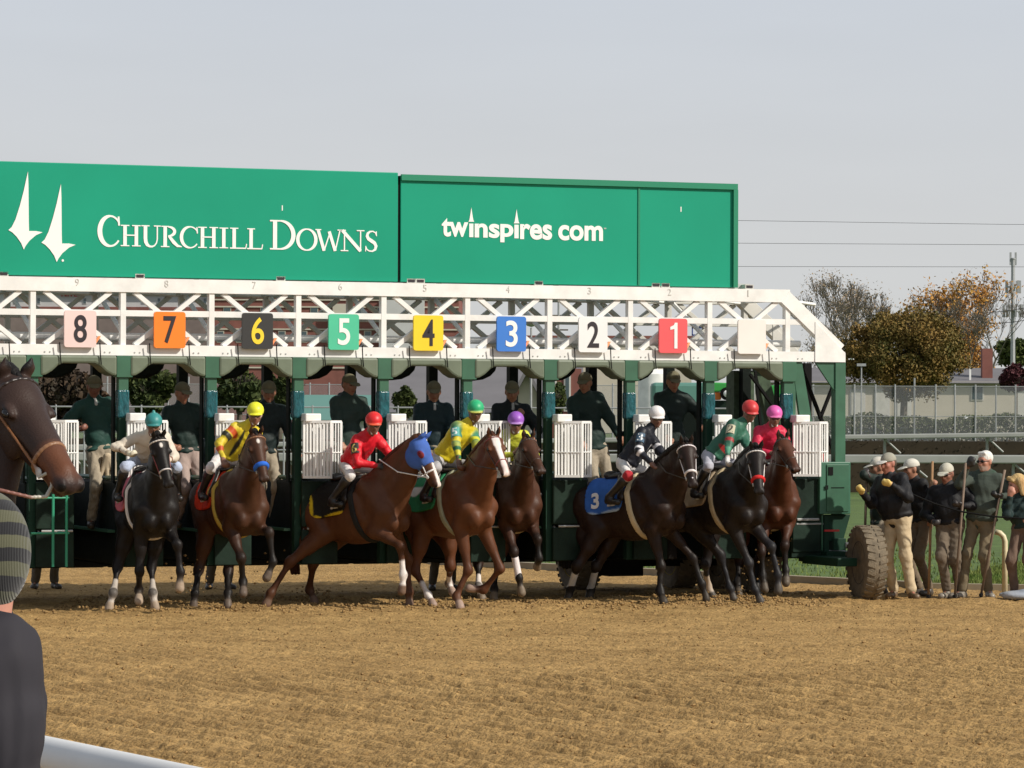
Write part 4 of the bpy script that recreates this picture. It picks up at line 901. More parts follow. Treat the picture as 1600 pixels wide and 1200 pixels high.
M['shell'] = mat('helmet_cover', None, .45, attr=True, nscale=20, namt=.05)
Z = Vector((0, 0, 1))
SK = (.36, .17, .105); SKD = (.20, .095, .06)
def ik(a, c, l1, l2, pole):
    a = Vector(a); c = Vector(c); d = c-a; L = min(max(d.length, abs(l1-l2)+.01), (l1+l2)*.999); dn = d.normalized(); c = a+dn*L
    x = (l1*l1-l2*l2+L*L)/(2*L); h = math.sqrt(max(l1*l1-x*x, 0)); p = Vector(pole); p = (p-dn*p.dot(dn)).normalized()
    return a+dn*x+p*h, c
def hand(s, wr, d, n, col, sc=1.0, curl=.6):
    "palm + four fingers + thumb at wrist wr; d = direction of the hand, n = back-of-hand normal"
    d = Vector(d).normalized(); n = Vector(n); n = (n-d*n.dot(d)).normalized(); w_ = d.cross(n)
    s.cone(wr, wr+d*.03*sc, .026*sc, .03*sc, col); c = wr+d*.055*sc; s.ell(c, (.045*sc, .038*sc, .017*sc), (d, w_, n), col)
    for i, L in enumerate((.030, .036, .034, .026)):
        b = wr+d*.088*sc+w_*(.030-.020*i)*sc; m = b+(d*(1-curl*.4)-n*curl*.8).normalized()*L*sc; e = m+(d*(.6-curl)-n*(.6+curl*.5)).normalized()*L*.9*sc
        s.cone(b, m, .0100*sc, .0092*sc, col); s.cone(m, e, .0092*sc, .0080*sc, col)
    b = wr+d*.035*sc+w_*.032*sc; m = b+(d*.6+w_*.7-n*.3).normalized()*.035*sc; s.cone(b, m, .012*sc, .011*sc, col); s.cone(m, m+(d*.9-n*.4).normalized()*.026*sc, .011*sc, .009*sc, col)
def person(label, J, O, cat='person', group=None, h=.0115, root_at=None):
    """J: pel, neck, head, f (torso forward), hf (face direction), hl/hr (hands), fl/fr (ankles), poles; O: outfit"""
    V3 = Vector; pel, neck, head = V3(J['pel']), V3(J['neck']), V3(J['head']); sc = J.get('sc', 1.0); bk = O.get('bulk', 1.0)
    t = (neck-pel).normalized(); f = V3(J['f']); f = (f-t*f.dot(t)).normalized(); l = t.cross(f)
    hf = V3(J.get('hf', f)).normalized(); hl_ = Z.cross(hf).normalized(); hu = hf.cross(hl_); HF = (hl_, hf, hu)
    tilt = J.get('tilt')
    skin = O.get('skin', SK); dk = tuple(c*.45 for c in skin); glove = O.get('glove', skin)
    sw_ = O.get('sw', .175)*sc
    SH = {+1: neck-t*.055*sc+l*sw_, -1: neck-t*.055*sc-l*sw_}; HP = {+1: pel-t*.05*sc+l*.085*sc, -1: pel-t*.05*sc-l*.085*sc}
    el, wr, kn, an = {}, {}, {}, {}
    for s_, k in ((1, 'l'), (-1, 'r')):
        el[s_], wr[s_] = ik(SH[s_], J['h'+k], .295*sc, .255*sc, J.get('ep'+k, J.get('ep', -f*.6+l*s_*.8-Z*.4)))
        kn[s_], an[s_] = ik(HP[s_], J['f'+k], J.get('th', .44)*sc, J.get('shn', .44)*sc, J.get('kp'+k, J.get('kp', f)))
    toe = {1: V3(J.get('tl', f)).normalized(), -1: V3(J.get('tr', f)).normalized()}
    base = V3((pel.x, pel.y, 0)) if root_at is None else V3(root_at)
    # body
    s = SDF(.010)
    def hp(x, y, z): return head+(hl_*x+hf*y+hu*z)*sc
    q = sc
    s.ell(hp(0,-.012,.032), (.074*q,.093*q,.090*q), HF, skin).ell(hp(0,.022,-.04), (.057*q,.066*q,.078*q), HF, skin).cone(hp(0,.045,-.085), hp(0,.066,-.100), .028*q, .022*q, skin)
    s.cone(hp(0,.083,.010), hp(0,.106,-.030), .010*q, .016*q, skin).cone(hp(-.03,.078,.030), hp(.03,.078,.030), .012*q, .012*q, skin).ell(hp(0,.082,-.066), (.024*q,.012*q,.012*q), HF, skin)
    for sg in (-1, 1): s.ell(hp(sg*.077,-.008,-.008), (.010*q,.019*q,.031*q), HF, skin); s.ell(hp(sg*.042,.060,-.022), (.022*q,.022*q,.022*q), HF, skin)
    s.cone(head-hu*.06*sc-hf*.01*sc, neck-t*.02*sc, .056*sc, .062*sc, skin)
    s.ell(neck-t*.17*sc, (.13*sc,.085*sc,.18*sc), (l, f, t), skin); s.cone(neck-t*.25*sc, pel, .085*sc, .085*sc, skin); lk = .72 if O.get('boots') else .85
    for k in (1, -1):
        s.cone(SH[k], neck-t*.04*sc, .045*sc, .05*sc, skin); s.cone(SH[k], el[k], .044*sc, .036*sc, skin); s.cone(el[k], wr[k], .038*sc, .026*sc, skin)
        s.cone(HP[k], kn[k], .066*sc*lk, .05*sc*lk, skin); s.cone(kn[k], an[k], .046*sc*lk, .026*sc, skin); s.cone(an[k], an[k]+toe[k]*.10*sc-Z*.045, .024*sc, .020*sc, skin)
        hd_ = (wr[k]-el[k]).normalized(); nn = J.get('hn', -hd_.cross(l*k)*k+Z*.3); hd2 = J.get('hd'+('l' if k > 0 else 'r'), hd_)
        hand(s, wr[k], hd2, nn, glove, sc*O.get('gs', 1.0), J.get('curl', .7))
    for sg in (-1, 1):
        s.paint('e', hp(sg*.031,.086,.004), (.014*q,.012*q,.008*q), HF, col=(.02,.015,.01), soft=.006)
        s.paint('e', hp(sg*.031,.092,.022), (.018*q,.014*q,.005*q), HF, col=dk, soft=.006)
    s.paint('e', hp(0,.092,-.066), (.024*q,.016*q,.006*q), HF, col=(skin[0]*.7, skin[1]*.35, skin[2]*.35), soft=.006)
    if O.get('stubble'): s.paint('e', hp(0,.05,-.075), (.06*q,.07*q,.04*q), HF, col=O['stubble'], soft=.03)
    body = sdf_obj(O.get('name', 'person'), s, h, M['skin'], None, base, own=True, kc=.004); tag(body, label, cat, group)
    B_ = body
    # upper clothing
    jc = O.get('jacket', (.02,.03,.025)); sl = O.get('sleeve', jc); jt = O.get('jt', 0)-.004; fd = O.get('fold', .007); fw = O.get('fw', .13)
    s = SDF(.020); hem = O.get('hem', -.02)
    s.ell(neck-t*.17*sc, (.178*sc*min(bk,1.1),.122*sc*bk,.19*sc), (l, f, t), jc); s.ell(pel+t*.13*sc+f*(bk-1)*.10, (.160*sc*bk,.125*sc*bk,.17*sc), (l, f, t), jc)
    s.cone(neck-t*.20*sc, pel+t*.12*sc, .135*sc*min(bk,1.15), .13*sc*bk, jc, f, .76)
    s.cone(pel+t*.07*sc, pel+t*hem*sc, .125*sc*bk, .128*sc*bk, jc, f, .78)
    s.cone(pel+t*hem*sc-l*.05, pel+t*hem*sc+l*.05, .115*sc*bk, .115*sc*bk, jc, t, .35)
    s.cone(neck-t*.02*sc, neck+(head-neck)*.28, .072*sc, .064*sc, O.get('collar', jc))
    for k in (1, -1):
        w0 = wr[k]+(el[k]-wr[k]).normalized()*.02
        s.cone(SH[k]-l*k*.02, neck-t*.05*sc, (.062+jt)*sc, .06*sc, jc); m1 = SH[k].lerp(el[k], .5)
        s.cone(SH[k], m1, (.060+jt)*sc, (.056+jt)*sc, sl); s.cone(m1, el[k], (.056+jt)*sc, (.050+jt)*sc, sl); s.cone(el[k], w0, (.050+jt)*sc, (.036+jt*.7)*sc, O.get('fore', sl))
        rr = random.Random(int(abs(pel.x)*999)+k)
        for i in range(0):
            c = el[k].lerp(SH[k] if i else w0, .12+.16*i); s.ell(c, ((.058+jt)*sc, (.058+jt)*sc, .012*sc), ((el[k]-SH[k]).orthogonal().normalized(), (el[k]-SH[k]).cross((el[k]-SH[k]).orthogonal()).normalized(), (el[k]-SH[k]).normalized()), sl)
    rr = random.Random(int(abs(pel.x)*777))
    for i in range(0):
        c = pel+t*(.02+.10*i)*sc+f*rr.uniform(-.02,.03); ax = (t+l*rr.uniform(-.3,.3)).normalized(); fx = (f-ax*f.dot(ax)).normalized(); s.ell(c, (.152*sc*bk, .130*sc*bk, .018), (ax.cross(fx), fx, ax), jc)
    for p in O.get('paints', []): 
        kind, pos, rad, colr = p; c = {'chest': neck-t*.2*sc+f*.12*sc, 'belly': pel+t*.15+f*.12*sc}.get(kind)
        if kind in ('armL', 'armR', 'foreL', 'foreR'):
            k = 1 if kind[-1] == 'L' else -1; a, b = (SH[k], el[k]) if kind[0] == 'a' else (el[k], wr[k]); c = a.lerp(b, pos[0]); ax = (b-a).normalized(); ox = ax.orthogonal().normalized()
            s.paint('e', c, (.1, .1, rad), (ox, ax.cross(ox), ax), col=colr, soft=.01)
        else: s.paint('e', c+l*pos[0]+t*pos[1], rad, (l, f, t), col=colr, soft=.01)
    if O.get('hood'): s.cone(neck-f*.07*sc-l*.05, neck-f*.07*sc+l*.05, .06*sc, .06*sc, O['hood']); s.cone(neck+l*.075*sc, neck-t*.03+f*.05*sc+l*.03, .03*sc, .022*sc, O['hood']); s.cone(neck-l*.075*sc, neck-t*.03+f*.05*sc-l*.03, .03*sc, .022*sc, O['hood'])
    jk = sdf_obj(O.get('jname', 'jacket'), s, h, M[O.get('jm', 'nylon')], B_, base, kc=.01, mod=fold(fd, int(abs(pel.x)*999), fw))
    if O.get('shirt'):
        s = SDF(.01); s.cone(neck+(head-neck)*.1, neck+(head-neck)*.33, .066*sc, .062*sc, O['shirt']); s.cone(neck+f*.075*sc-t*.00, neck+f*.105*sc-t*.06*sc, .022*sc, .02*sc, O['shirt']); sdf_obj('collar', s, h, M['cloth'], B_, base)
    # legs
    tc_ = O.get('trousers', (.30,.24,.16)); tk = O.get('tk', 1.0); s = SDF(.018)
    s.ell(pel-t*.02*sc, (.155*sc*min(bk,1.15),.115*sc*bk,.11*sc), (l, f, t), tc_)
    for k in (1, -1):
        s.cone(HP[k], kn[k], .088*tk*sc, .064*tk*sc, tc_); e_ = kn[k].lerp(an[k], O.get('tl', .94)); s.cone(kn[k], e_, .062*tk*sc, (.056 if O.get('tl', .94) > .9 else .045)*tk*sc, tc_)
        if O.get('tl', .94) > .9:
            rr = random.Random(int(abs(kn[k].x)*999))
            for i in range(0):
                c = HP[k].lerp(kn[k], .3+.3*i) if i < 3 else kn[k].lerp(an[k], .35*(i-2)-.1); ax = ((an[k]-HP[k]).normalized()+l*rr.uniform(-.5,.5)).normalized(); ox = ax.orthogonal().normalized(); s.ell(c, (.072*tk*sc*.98, .070*tk*sc, .014), (ox, ax.cross(ox), ax), tc_)
    for p in O.get('tpaints', []): c = kn[p[0]]; s.paint('e', c, (.07,.07,.07), col=p[1], soft=.01)
    sdf_obj(O.get('tname', 'trousers'), s, h, M['cloth'], B_, base, kc=.01, mod=fold(fd*.9, int(abs(pel.x)*777), .10, (1,1,.35)))
    # shoes / boots
    bc = O.get('shoe', (.05,.04,.03))
    for k in (1, -1):
        s = SDF(.012); a = an[k]; tdir = toe[k]; dn = Z*-1 if not O.get('boots') else (an[k]-kn[k]).normalized()
        s.cone(a-Z*.01, a+tdir*.03*sc-Z*.045, .042*sc, .042*sc, bc); s.cone(a-tdir*.03*sc-Z*.055, a+tdir*.15*sc-Z*.06, .036*sc, .034*sc, bc); s.ell(a+tdir*.13*sc-Z*.055, (.05*sc,.045*sc,.030*sc), (tdir, Z.cross(tdir), Z), bc)
        if O.get('boots'): s.cone(kn[k].lerp(a, .25), a, .056*sc, .042*sc, bc); s.cone(kn[k].lerp(a, .22), kn[k].lerp(a, .30), .058*sc, .056*sc, O.get('bootcuff', bc))
        sdf_obj('boot' if O.get('boots') else 'shoe', s, h, M['leather'], B_, base)
    # head gear
    hc = O.get('capc', (.25,.24,.17))
    if O.get('cap'):
        c = hp(0,-.008,.040); s = SDF(.008); s.ell(c, (.087*q,.106*q,.092*q), HF, hc); zc = np.array(hu); c0 = np.array(hp(0,0,.028))
        def cut(F, X, Y_, Z_): return np.maximum(F, -((X-c0[0])*zc[0]+(Y_-c0[1])*zc[1]+(Z_-c0[2])*zc[2]))
        cp = sdf_obj('cap', s, .008, M['cloth'], B_, base, mod=cut)
        s = SDF(.004); s.ell(hp(0,.128,.030), (.066*q,.062*q,.009*q), (hl_, (hf-hu*.25).normalized(), (hu+hf*.25).normalized()), O.get('brimc', hc)); s.ell(hp(0,.10,.035), (.072*q,.04*q,.010*q), (hl_, hf, hu), O.get('brimc', hc)); sdf_obj('brim', s, .006, M['cloth'], cp, base)
    if O.get('helmet'):
        hc = O['helmet']; s = SDF(.006); s.ell(hp(0,-.005,.048), (.104*q,.124*q,.102*q), HF, hc); s.ell(hp(0,.095,.012), (.085*q,.045*q,.014*q), (hl_, hf, hu), O.get('rim', hc)); zc = np.array(hu); c0 = np.array(hp(0,0,.002))
        s.paint('e', hp(0,0,.012), (.2*q,.2*q,.012*q), HF, col=O.get('rim', hc), soft=.006)
        if O.get('bobble'): s.cone(hp(0,0,.13), hp(0,0,.165), .018, .016, O['bobble'])
        def cut(F, X, Y_, Z_): return np.maximum(F, -((X-c0[0])*zc[0]+(Y_-c0[1])*zc[1]+(Z_-c0[2])*zc[2]))
        sdf_obj('helmet', s, .008, M['shell'], B_, base, mod=cut)
        g_ = O.get('goggle', (.05,.04,.03)); s = SDF(.005); s.ell(hp(0,.092,.000), (.064*q,.030*q,.027*q), HF, g_)
        for sg in (-1, 1): s.cone(hp(sg*.055,.07,.0), hp(sg*.083,.0,.01), .010, .010, (.02,.02,.02))
        for sg in (-1, 1): s.paint('e', hp(sg*.03,.120,.0), (.022,.02,.014), HF, col=O.get('lens', (.16,.13,.07)), soft=.006)
        sdf_obj('goggles', s, .007, M['shell'], B_, base)
        s = SDF(.004)
        for sg in (-1, 1): s.cone(hp(sg*.078,.01,0), hp(sg*.03,.055,-.115), .006, .006, (.7,.7,.68))
        s.cone(hp(-.03,.055,-.115), hp(.03,.055,-.115), .008, .008, (.7,.7,.68)); sdf_obj('chin_strap', s, .006, M['cloth'], B_, base)
    if O.get('hair'):
        hh, style = O['hair']; s = SDF(.010)
        if style == 'short':
            s.ell(hp(0,-.020,.045), (.082*q,.100*q,.090*q), HF, hh); s.cone(hp(-.04,.055,.10), hp(.04,.055,.10), .02, .02, hh); c0 = np.array(hp(0,.02,-.01)); zc = np.array((hu*.8-hf*.75).normalized())
            def cut(F, X, Y_, Z_): return np.maximum(F, -((X-c0[0])*zc[0]+(Y_-c0[1])*zc[1]+(Z_-c0[2])*zc[2]))
            sdf_obj('hair', s, .008, M['hair'], B_, base, mod=cut)
        elif style == 'back':
            s.ell(hp(0,-.035,.0), (.078*q,.078*q,.075*q), HF, hh); sdf_obj('hair', s, .008, M['hair'], B_, base)
        else:
            s.ell(hp(0,-.03,.045), (.098*q,.105*q,.095*q), HF, hh)
            rr = random.Random(5)
            for i in range(16): a = R(-150+i*20); x, y = .092*math.sin(a), -.02-.085*math.cos(a)*-1; y = -.03+.08*math.cos(a) if abs(a) > 1.1 else -.03-.0; s.cone(hp(x,min(y,.045),.05), hp(x*1.25,min(y,.045)-.01,-.10+rr.uniform(-.03,.03)), .028, .018, tuple(c*rr.uniform(.75,1.1) for c in hh))
            s.cone(hp(-.05,.07,.085), hp(.06,.07,.06), .03, .02, hh); sdf_obj('hair', s, .009, M['hair'], B_, base)
    if O.get('shades'):
        s = SDF(.004)
        for sg in (-1, 1): s.ell(hp(sg*.032,.094,.004), (.026,.010,.018), HF, (.01,.01,.01)); s.cone(hp(sg*.055,.085,.008), hp(sg*.080,.0,.006), .005, .005, (.01,.01,.01))
        s.cone(hp(-.02,.10,.008), hp(.02,.10,.008), .004, .004, (.01,.01,.01)); sdf_obj('sunglasses', s, .006, M['shell'], B_, base)
    info = dict(SH=SH, el=el, wr=wr, kn=kn, an=an, neck=neck, pel=pel, t=t, f=f, l=l, base=base, body=body, hp=hp)
    if O.get('patch'):
        ch, bgc, tcl = O['patch'][:3]; k = O['patch'][3] if len(O['patch']) > 3 else -1; a, b = SH[k], el[k]; c = a.lerp(b, .42); ax = (a-b).normalized(); out_ = (Vector((0,-1,0))*.8+l*k*.6); out_ = (out_-ax*out_.dot(ax)).normalized(); rt = out_.cross(ax)*-1
        rt = ax.cross(out_)*-1 if False else ax.cross(out_).normalized()
        o_ = c+out_*(.064+jt)
        me = bpy.data.meshes.new('number_patch'); n = 12; Vv = []; Ff = []
        for i in range(n+1):
            th = (i/n-.5)*1.9
            for j in (-1, 1):
                Vv.append(tuple(c+ (out_*math.cos(th)+rt*math.sin(th))*(.068+jt)*sc+ax*j*.062-base))
        Ff = [(2*i, 2*i+1, 2*i+3, 2*i+2) for i in range(n)]; me.from_pydata(Vv, [], Ff); pm = mat('patch_cloth', bgc, .7); po_ = link_mesh('number_patch', me, pm, B_); sd_ = po_.modifiers.new('thick', 'SOLIDIFY'); sd_.thickness = .004
        tx = text_mb(ch, -.036, .036, -.052, .052, 0, 'numeral', mat('patch_numeral', tcl, .6), po_, bold=.012, th=.001)
        for v_ in tx.data.vertices:
            x, y, z = v_.co; th = x/.07*1.0; v_.co = c+(out_*math.cos(th)+rt*math.sin(th))*((.0735+jt)*sc-y)+ax*z-base
        info['patch'] = po_
    return info

# ------------------------------------------------------------------ horses
def horse(label, o_px, Y, z, yaw, pitch, C, poll, muz, fore, hind, tack, msgn=-1, neckL=.78, psgn=-1, S=1.0, name='horse', group='racehorses leaving the gate', cat='horse', h=.0165, opt={}):
    """C: coat, dark, socks; fore/hind: {side: [knee/hock, fetlock, hoof] photo pixels + signs}; side -1 = horse's right"""
    ya = R(yaw); f0 = Vector((math.sin(ya), -math.cos(ya), 0)); l = Vector((math.cos(ya), math.sin(ya), 0)); p = R(pitch)
    f = f0*math.cos(p)+Z*math.sin(p); u = f.cross(l)
    q0 = P(o_px, 800, Y); O = Vector((q0.x, Y, z))
    def B(x, y, zz): return O+f*(x*S)+l*(y*S)+u*(zz*S)
    F3 = (f, l, u); coat, dark = C['coat'], C.get('dark', (.012,.010,.009)); leg = C.get('leg', dark)
    mid = tuple(a*.6+b*.4 for a, b in zip(coat, leg)); low = tuple(c*.8 for c in coat)
    T = SDF(.030)
    def r3(*a): return tuple(x*S for x in a)
    T.ell(B(.10,0,-.065), r3(.55,.275,.355), F3, coat).ell(B(.42,0,-.03), r3(.27,.235,.385), F3, coat).cone(B(.36,0,.27), B(.05,0,.23), .10*S, .13*S, coat, l, .8)
    T.cone(B(0,0,.14), B(-.5,0,.15), .20*S, .21*S, coat).ell(B(-.56,0,.08), r3(.31,.245,.27), F3, coat).ell(B(-.20,0,-.11), r3(.38,.235,.235), F3, coat)
    for k in (-1, 1):
        T.cone(B(.30,k*.12,.20), B(.56,k*.13,-.10), .12*S, .115*S, coat); T.ell(B(.60,k*.09,-.24), r3(.105,.080,.110), F3, coat); T.cone(B(.44,k*.19,.10), B(.52,k*.185,-.12), .055*S, .06*S, coat); T.cone(B(.18,k*.215,.12), B(.30,k*.20,-.16), .05*S, .06*S, coat)
        T.cone(B(-.58,k*.13,.12), B(-.42,k*.17,-.16), .18*S, .13*S, coat); T.cone(B(-.76,k*.10,.04), B(-.62,k*.14,-.22), .14*S, .11*S, coat)
    Nb = B(.50,0,.12); pol = solve(Nb, neckL*S, *poll, psgn); muzz = solve(pol, .56*S, *muz, msgn)
    hf = (muzz-pol).normalized(); hl_ = Z.cross(hf); hl_ = (hl_+l*.25*(1 if hl_.dot(l) > 0 else -1)).normalized() if hl_.length < .35 else hl_.normalized()
    if opt.get('facecam') : hl_ = (Vector((1,0,0))*opt['facecam']+hl_*(1-opt['facecam'])).normalized()
    hl_ = (hl_-hf*hl_.dot(hf)).normalized(); hu = hf.cross(hl_); H3 = (hf, hl_, hu)
    def Hp(x, y, zz): return pol+(hf*x+hl_*y+hu*zz)*S
    N = SDF(.028)   # neck + head merged with trunk below
    head = SDF(.0095); m_ = C.get('muzzle', tuple(a*.5+b*.5 for a, b in zip(coat, dark)))
    head.ell(Hp(.07,0,-.035), r3(.13,.108,.100), H3, coat)
    for k in (-1, 1):
        head.ell(Hp(.14,k*.052,-.115), r3(.125,.038,.105), H3, coat); head.ell(Hp(.155,k*.092,-.004), r3(.034,.018,.018), H3, coat); head.cone(Hp(.20,k*.060,-.050), Hp(.40,k*.036,-.060), .018*S, .014*S, coat)
        el_ = opt.get('ear', 1.0); e0_, e1_ = Hp(-.005,k*.050,.030), Hp(-.005-.04*el_+opt.get('earf', 0),k*(.05+.018*el_),.030+.135*el_); ed2 = (e1_-e0_).normalized(); head.cone(e0_, e0_.lerp(e1_, .45), .020*S, .024*S, coat, hf, .6); head.cone(e0_.lerp(e1_, .45), e1_, .024*S, .004*S, coat, hf, .6)
        head.ell(Hp(.530,k*.042,-.050), r3(.036,.019,.029), H3, m_)
    head.cone(Hp(.06,0,-.022), Hp(.47,0,-.045), .084*S, .050*S, coat, hl_, 1.0).cone(Hp(.14,0,-.12), Hp(.46,0,-.085), .060*S, .040*S, coat, hl_, .8)
    head.ell(Hp(.500,0,-.058), r3(.066,.044,.048), H3, m_).ell(Hp(.485,0,-.112), r3(.042,.027,.020), H3, m_)
    for k in (-1, 1):
        head.paint('e', Hp(.155,k*.118,-.012), r3(.030,.028,.019), H3, col=(.006,.005,.004), soft=.008); head.paint('e', Hp(.565,k*.052,-.046), r3(.024,.022,.019), H3, col=(.006,.005,.005), soft=.008)
        head.paint('e', Hp(-.02,k*.045,.09), r3(.02,.02,.05), H3, col=dark, soft=.01)
    (head.paint('c', Hp(.40,0,-.05), Hp(.47,0,-.05), .075*S, .07*S, col=C['patch'], soft=.04) if C.get('patch') else None); head.paint('e', Hp(.54,0,-.085), r3(.04,.045,.004), H3, col=(.01,.008,.008), soft=.006)
    bz = C.get('blaze')
    if bz == 'full':
        head.paint('c', Hp(.06,0,.06), Hp(.14,0,.04), .045*S, .045*S, col=(.75,.68,.64), soft=.012); head.paint('c', Hp(.14,0,.045), Hp(.44,0,.0), .034*S, .028*S, col=(.75,.68,.64), soft=.012); head.paint('c', Hp(.42,0,.0), Hp(.56,.0,-.05), .034*S, .036*S, col=(.72,.60,.56), soft=.012)
    elif bz == 'snip': head.paint('c', Hp(.24,0,.04), Hp(.56,0,-.03), .022*S, .040*S, col=(.75,.68,.64), soft=.012)
    elif bz == 'star': head.paint('e', Hp(.10,0,.055), r3(.028,.018,.03), H3, col=(.75,.7,.65), soft=.01)
    T.p_trunk = len(T.p)
    th = Hp(.10,0,-.11); nk = tuple(a*.92 for a in coat)
    ctr = Nb.lerp(pol, .5)
    full = SDF(.017); full.p = list(T.p); full.paints = list(head.paints)
    full.cone(B(.30,0,.22), B(.48,0,.32).lerp(pol, .35), .14*S, .115*S, coat, l, .62).cone(B(.48,0,.32).lerp(pol, .35), Hp(-.03,0,-.03), .115*S, .078*S, coat, l, .62)
    mm_ = B(.60,0,-.02).lerp(th, .5); full.cone(B(.56,0,-.02), mm_, .20*S, .135*S, coat, l, .72).cone(mm_, th, .135*S, .085*S, coat, l, .75)
    full.cone(B(.45,0,.12), B(.5,0,.15).lerp(pol, .6), .21*S, .125*S, coat, l, .66)
    info = {}
    def leg_chain(top, L1, L2, pts, sg, kind, k, sock, wrap):
        K = solve(top, L1*S, *pts[0], sg[0]); Fk = solve(K, L2*S, *pts[1], sg[1]); H = solve(Fk, .12*S, *pts[2], sg[2])
        for q in (K, Fk, H):
            if q.z < .055: q.z = .055
        hc = C.get('hoof', (.10,.08,.06)); a1, a2 = (.070, .040) if kind == 'f' else (.100, .048)
        lc = low if C.get('legsame') else mid
        full.cone(top, K, a1*S, a2*S, coat if kind == 'h' else lc); full.cone(top, top.lerp(K, .5), (a1+.012)*S, (a1-.018)*S, coat)
        rK = .044 if kind == 'f' else .047; ll_ = leg if not C.get('legsame') else low
        full.ell(K, r3(rK,rK,rK*1.25), None, ll_)
        d1 = (Fk-K).normalized()
        if kind == 'h':
            bk_ = -f; bk_ = (bk_-d1*bk_.dot(d1)).normalized(); full.cone(K+bk_*.035*S-d1*.03*S, K+bk_*.02*S+d1*.06*S, .034*S, .030*S, ll_)
        else:
            bk_ = -f; bk_ = (bk_-d1*bk_.dot(d1)).normalized() if bk_.cross(d1).length > .2 else l
        full.cone(K, Fk, .029*S, .026*S, ll_); full.cone(K+bk_*.020*S, Fk+bk_*.018*S, .016*S, .017*S, ll_); full.ell(Fk, r3(.035,.035,.037), None, ll_); full.ell(Fk+bk_*.018*S, r3(.026,.026,.030), None, ll_)
        full.cone(Fk, H, .027*S, .032*S, ll_ if sock is None else sock); d2 = (H-Fk).normalized()
        hd = (d2+Z*-.6).normalized() if H.z < .12 else d2
        if sock is not None: full.paint('c', Fk.lerp(K, .35), H+d2*.02, .06*S, .06*S, col=sock, soft=.012)
        he = H+hd*.05*S
        if he.z < .02: he.z = .02
        full.cone(H+hd*.005*S, he, .038*S, .050*S, hc); full.paint('c', H+hd*.03*S, he+hd*.06, .07*S, .08*S, col=hc, soft=.01)
        if wrap is not None:
            w1 = SDF(.008); w1.cone(K.lerp(Fk, .22)+bk_*.006, Fk+bk_*.008, .042*S, .041*S, wrap); w1.ell(Fk+bk_*.01, r3(.047,.047,.045), None, wrap); return K, Fk, H, w1
        return K, Fk, H, None
    wraps = []
    for k in (-1, 1):
        if k in fore: pts, sg = fore[k][:3], fore[k][3]; ex = fore[k][4] if len(fore[k]) > 4 else {}
        top = B(.40+ex.get('tx', 0), k*.145, -.31); full.cone(B(.57,k*.13,-.11), top, .11*S, .092*S, coat)
        r_ = leg_chain(top, ex.get('L1', .42), ex.get('L2', .29), pts, sg, 'f', k, ex.get('sock'), ex.get('wrap')); wraps.append(r_[3])
        pts, sg = hind[k][:3], hind[k][3]; ex = hind[k][4] if len(hind[k]) > 4 else {}
        st = B(-.36+ex.get('tx', 0), k*.165, -.22); full.cone(B(-.56,k*.14,.05), st, .18*S, .125*S, coat)
        r_ = leg_chain(st, ex.get('L1', .46), ex.get('L2', .37), pts, sg, 'h', k, ex.get('sock'), ex.get('wrap')); wraps.append(r_[3])
        full.cone(B(-.70,k*.12,-.10), st.lerp(r_[0], .55), .125*S, .065*S, coat)
    base = Vector((O.x, O.y, 0))
    # head has its own tighter blend
    root = sdf_obj(name, full, h, M['coat'], None, base, own=True, kc=.02, mod=fold(.0045, int(abs(O.x)*100), .22)); tag(root, label, cat, group)
    sdf_obj('head', head, h*.6, M['coat'], root, base, kc=.012).data.update()
    for k in (-1, 1):
        s = SDF(.003); s.ell(Hp(.160,k*.108,-.010), r3(.021,.013,.015), H3, (.006,.005,.005)); sdf_obj('eye', s, .0055, M['eye'], root, base)
    ME = C.get('mane', (.010,.008,.007)); rr = random.Random(int(O.x*50))
    s = SDF(.012)
    for i in range(30):
        t_ = i/29; a = B(.28,0,.33).lerp(Hp(-.05,0,.03), t_)+u*.0; a = a+(Vector((0,0,1))*.045*math.sin(t_*3.14)); sd2 = l*(.06+.02*rr.random())*opt.get('maneside', 1); s.cone(a, a+sd2-Z*(.11+.04*rr.random())-hf*.02, .024*S, .010*S, ME)
        s.cone(a, a+(hf*-.5+Z).normalized()*.015, .032*S, .02*S, ME)
    s.cone(Hp(-.02,0,.045), Hp(.09,.01,.055), .022*S, .010*S, ME)
    sdf_obj('mane', s, .013, M['hair'], root, base)
    s = SDF(.02); tb = B(-.86,0,.20); tp = [tb, B(-1.0,.0,.14), B(-1.10,.02,-.08), B(-1.12,.04,-.34), B(-1.08,.02,-.62)]
    for i in range(4):
        for j in range(3): o_ = l*(.03*(j-1)*(i+1)*.5); s.cone(tp[i]+o_*.6, tp[i+1]+o_, (.04,.055,.060,.05)[i]*S, (.055,.060,.05,.016)[i]*S, ME)
    sdf_obj('tail', s, .017, M['hair'], root, base)
    for w1 in wraps:
        if w1: sdf_obj('bandage', w1, .010, M['cloth'], root, base)
    # tack
    def head_ring(x, rad, colr, nm, zc=-.05, ry=.066, rz=.072, th=1.0):
        s = SDF(.004); n = 22; pts = [Hp(x, ry*math.cos(6.283*i/n), zc+rz*math.sin(6.283*i/n)) for i in range(n)]
        for i in range(n): s.cone(pts[i], pts[(i+1) % n], rad, rad, colr)
        return sdf_obj(nm, s, max(.006, rad*.6), M['leather' if rad < .02 else 'cloth'], root, base)
    br = tack.get('bridle', (.05,.025,.015))
    head_ring(.045, .008, tack.get('brow', br), 'browband', -.035, .108, .102)
    nbw = tack.get('nose'); head_ring(.37, nbw[1] if nbw else .008, nbw[0] if nbw else br, 'noseband', -.060, .062, .074)
    mb = SDF(.004); cs = tack.get('cheek', br)
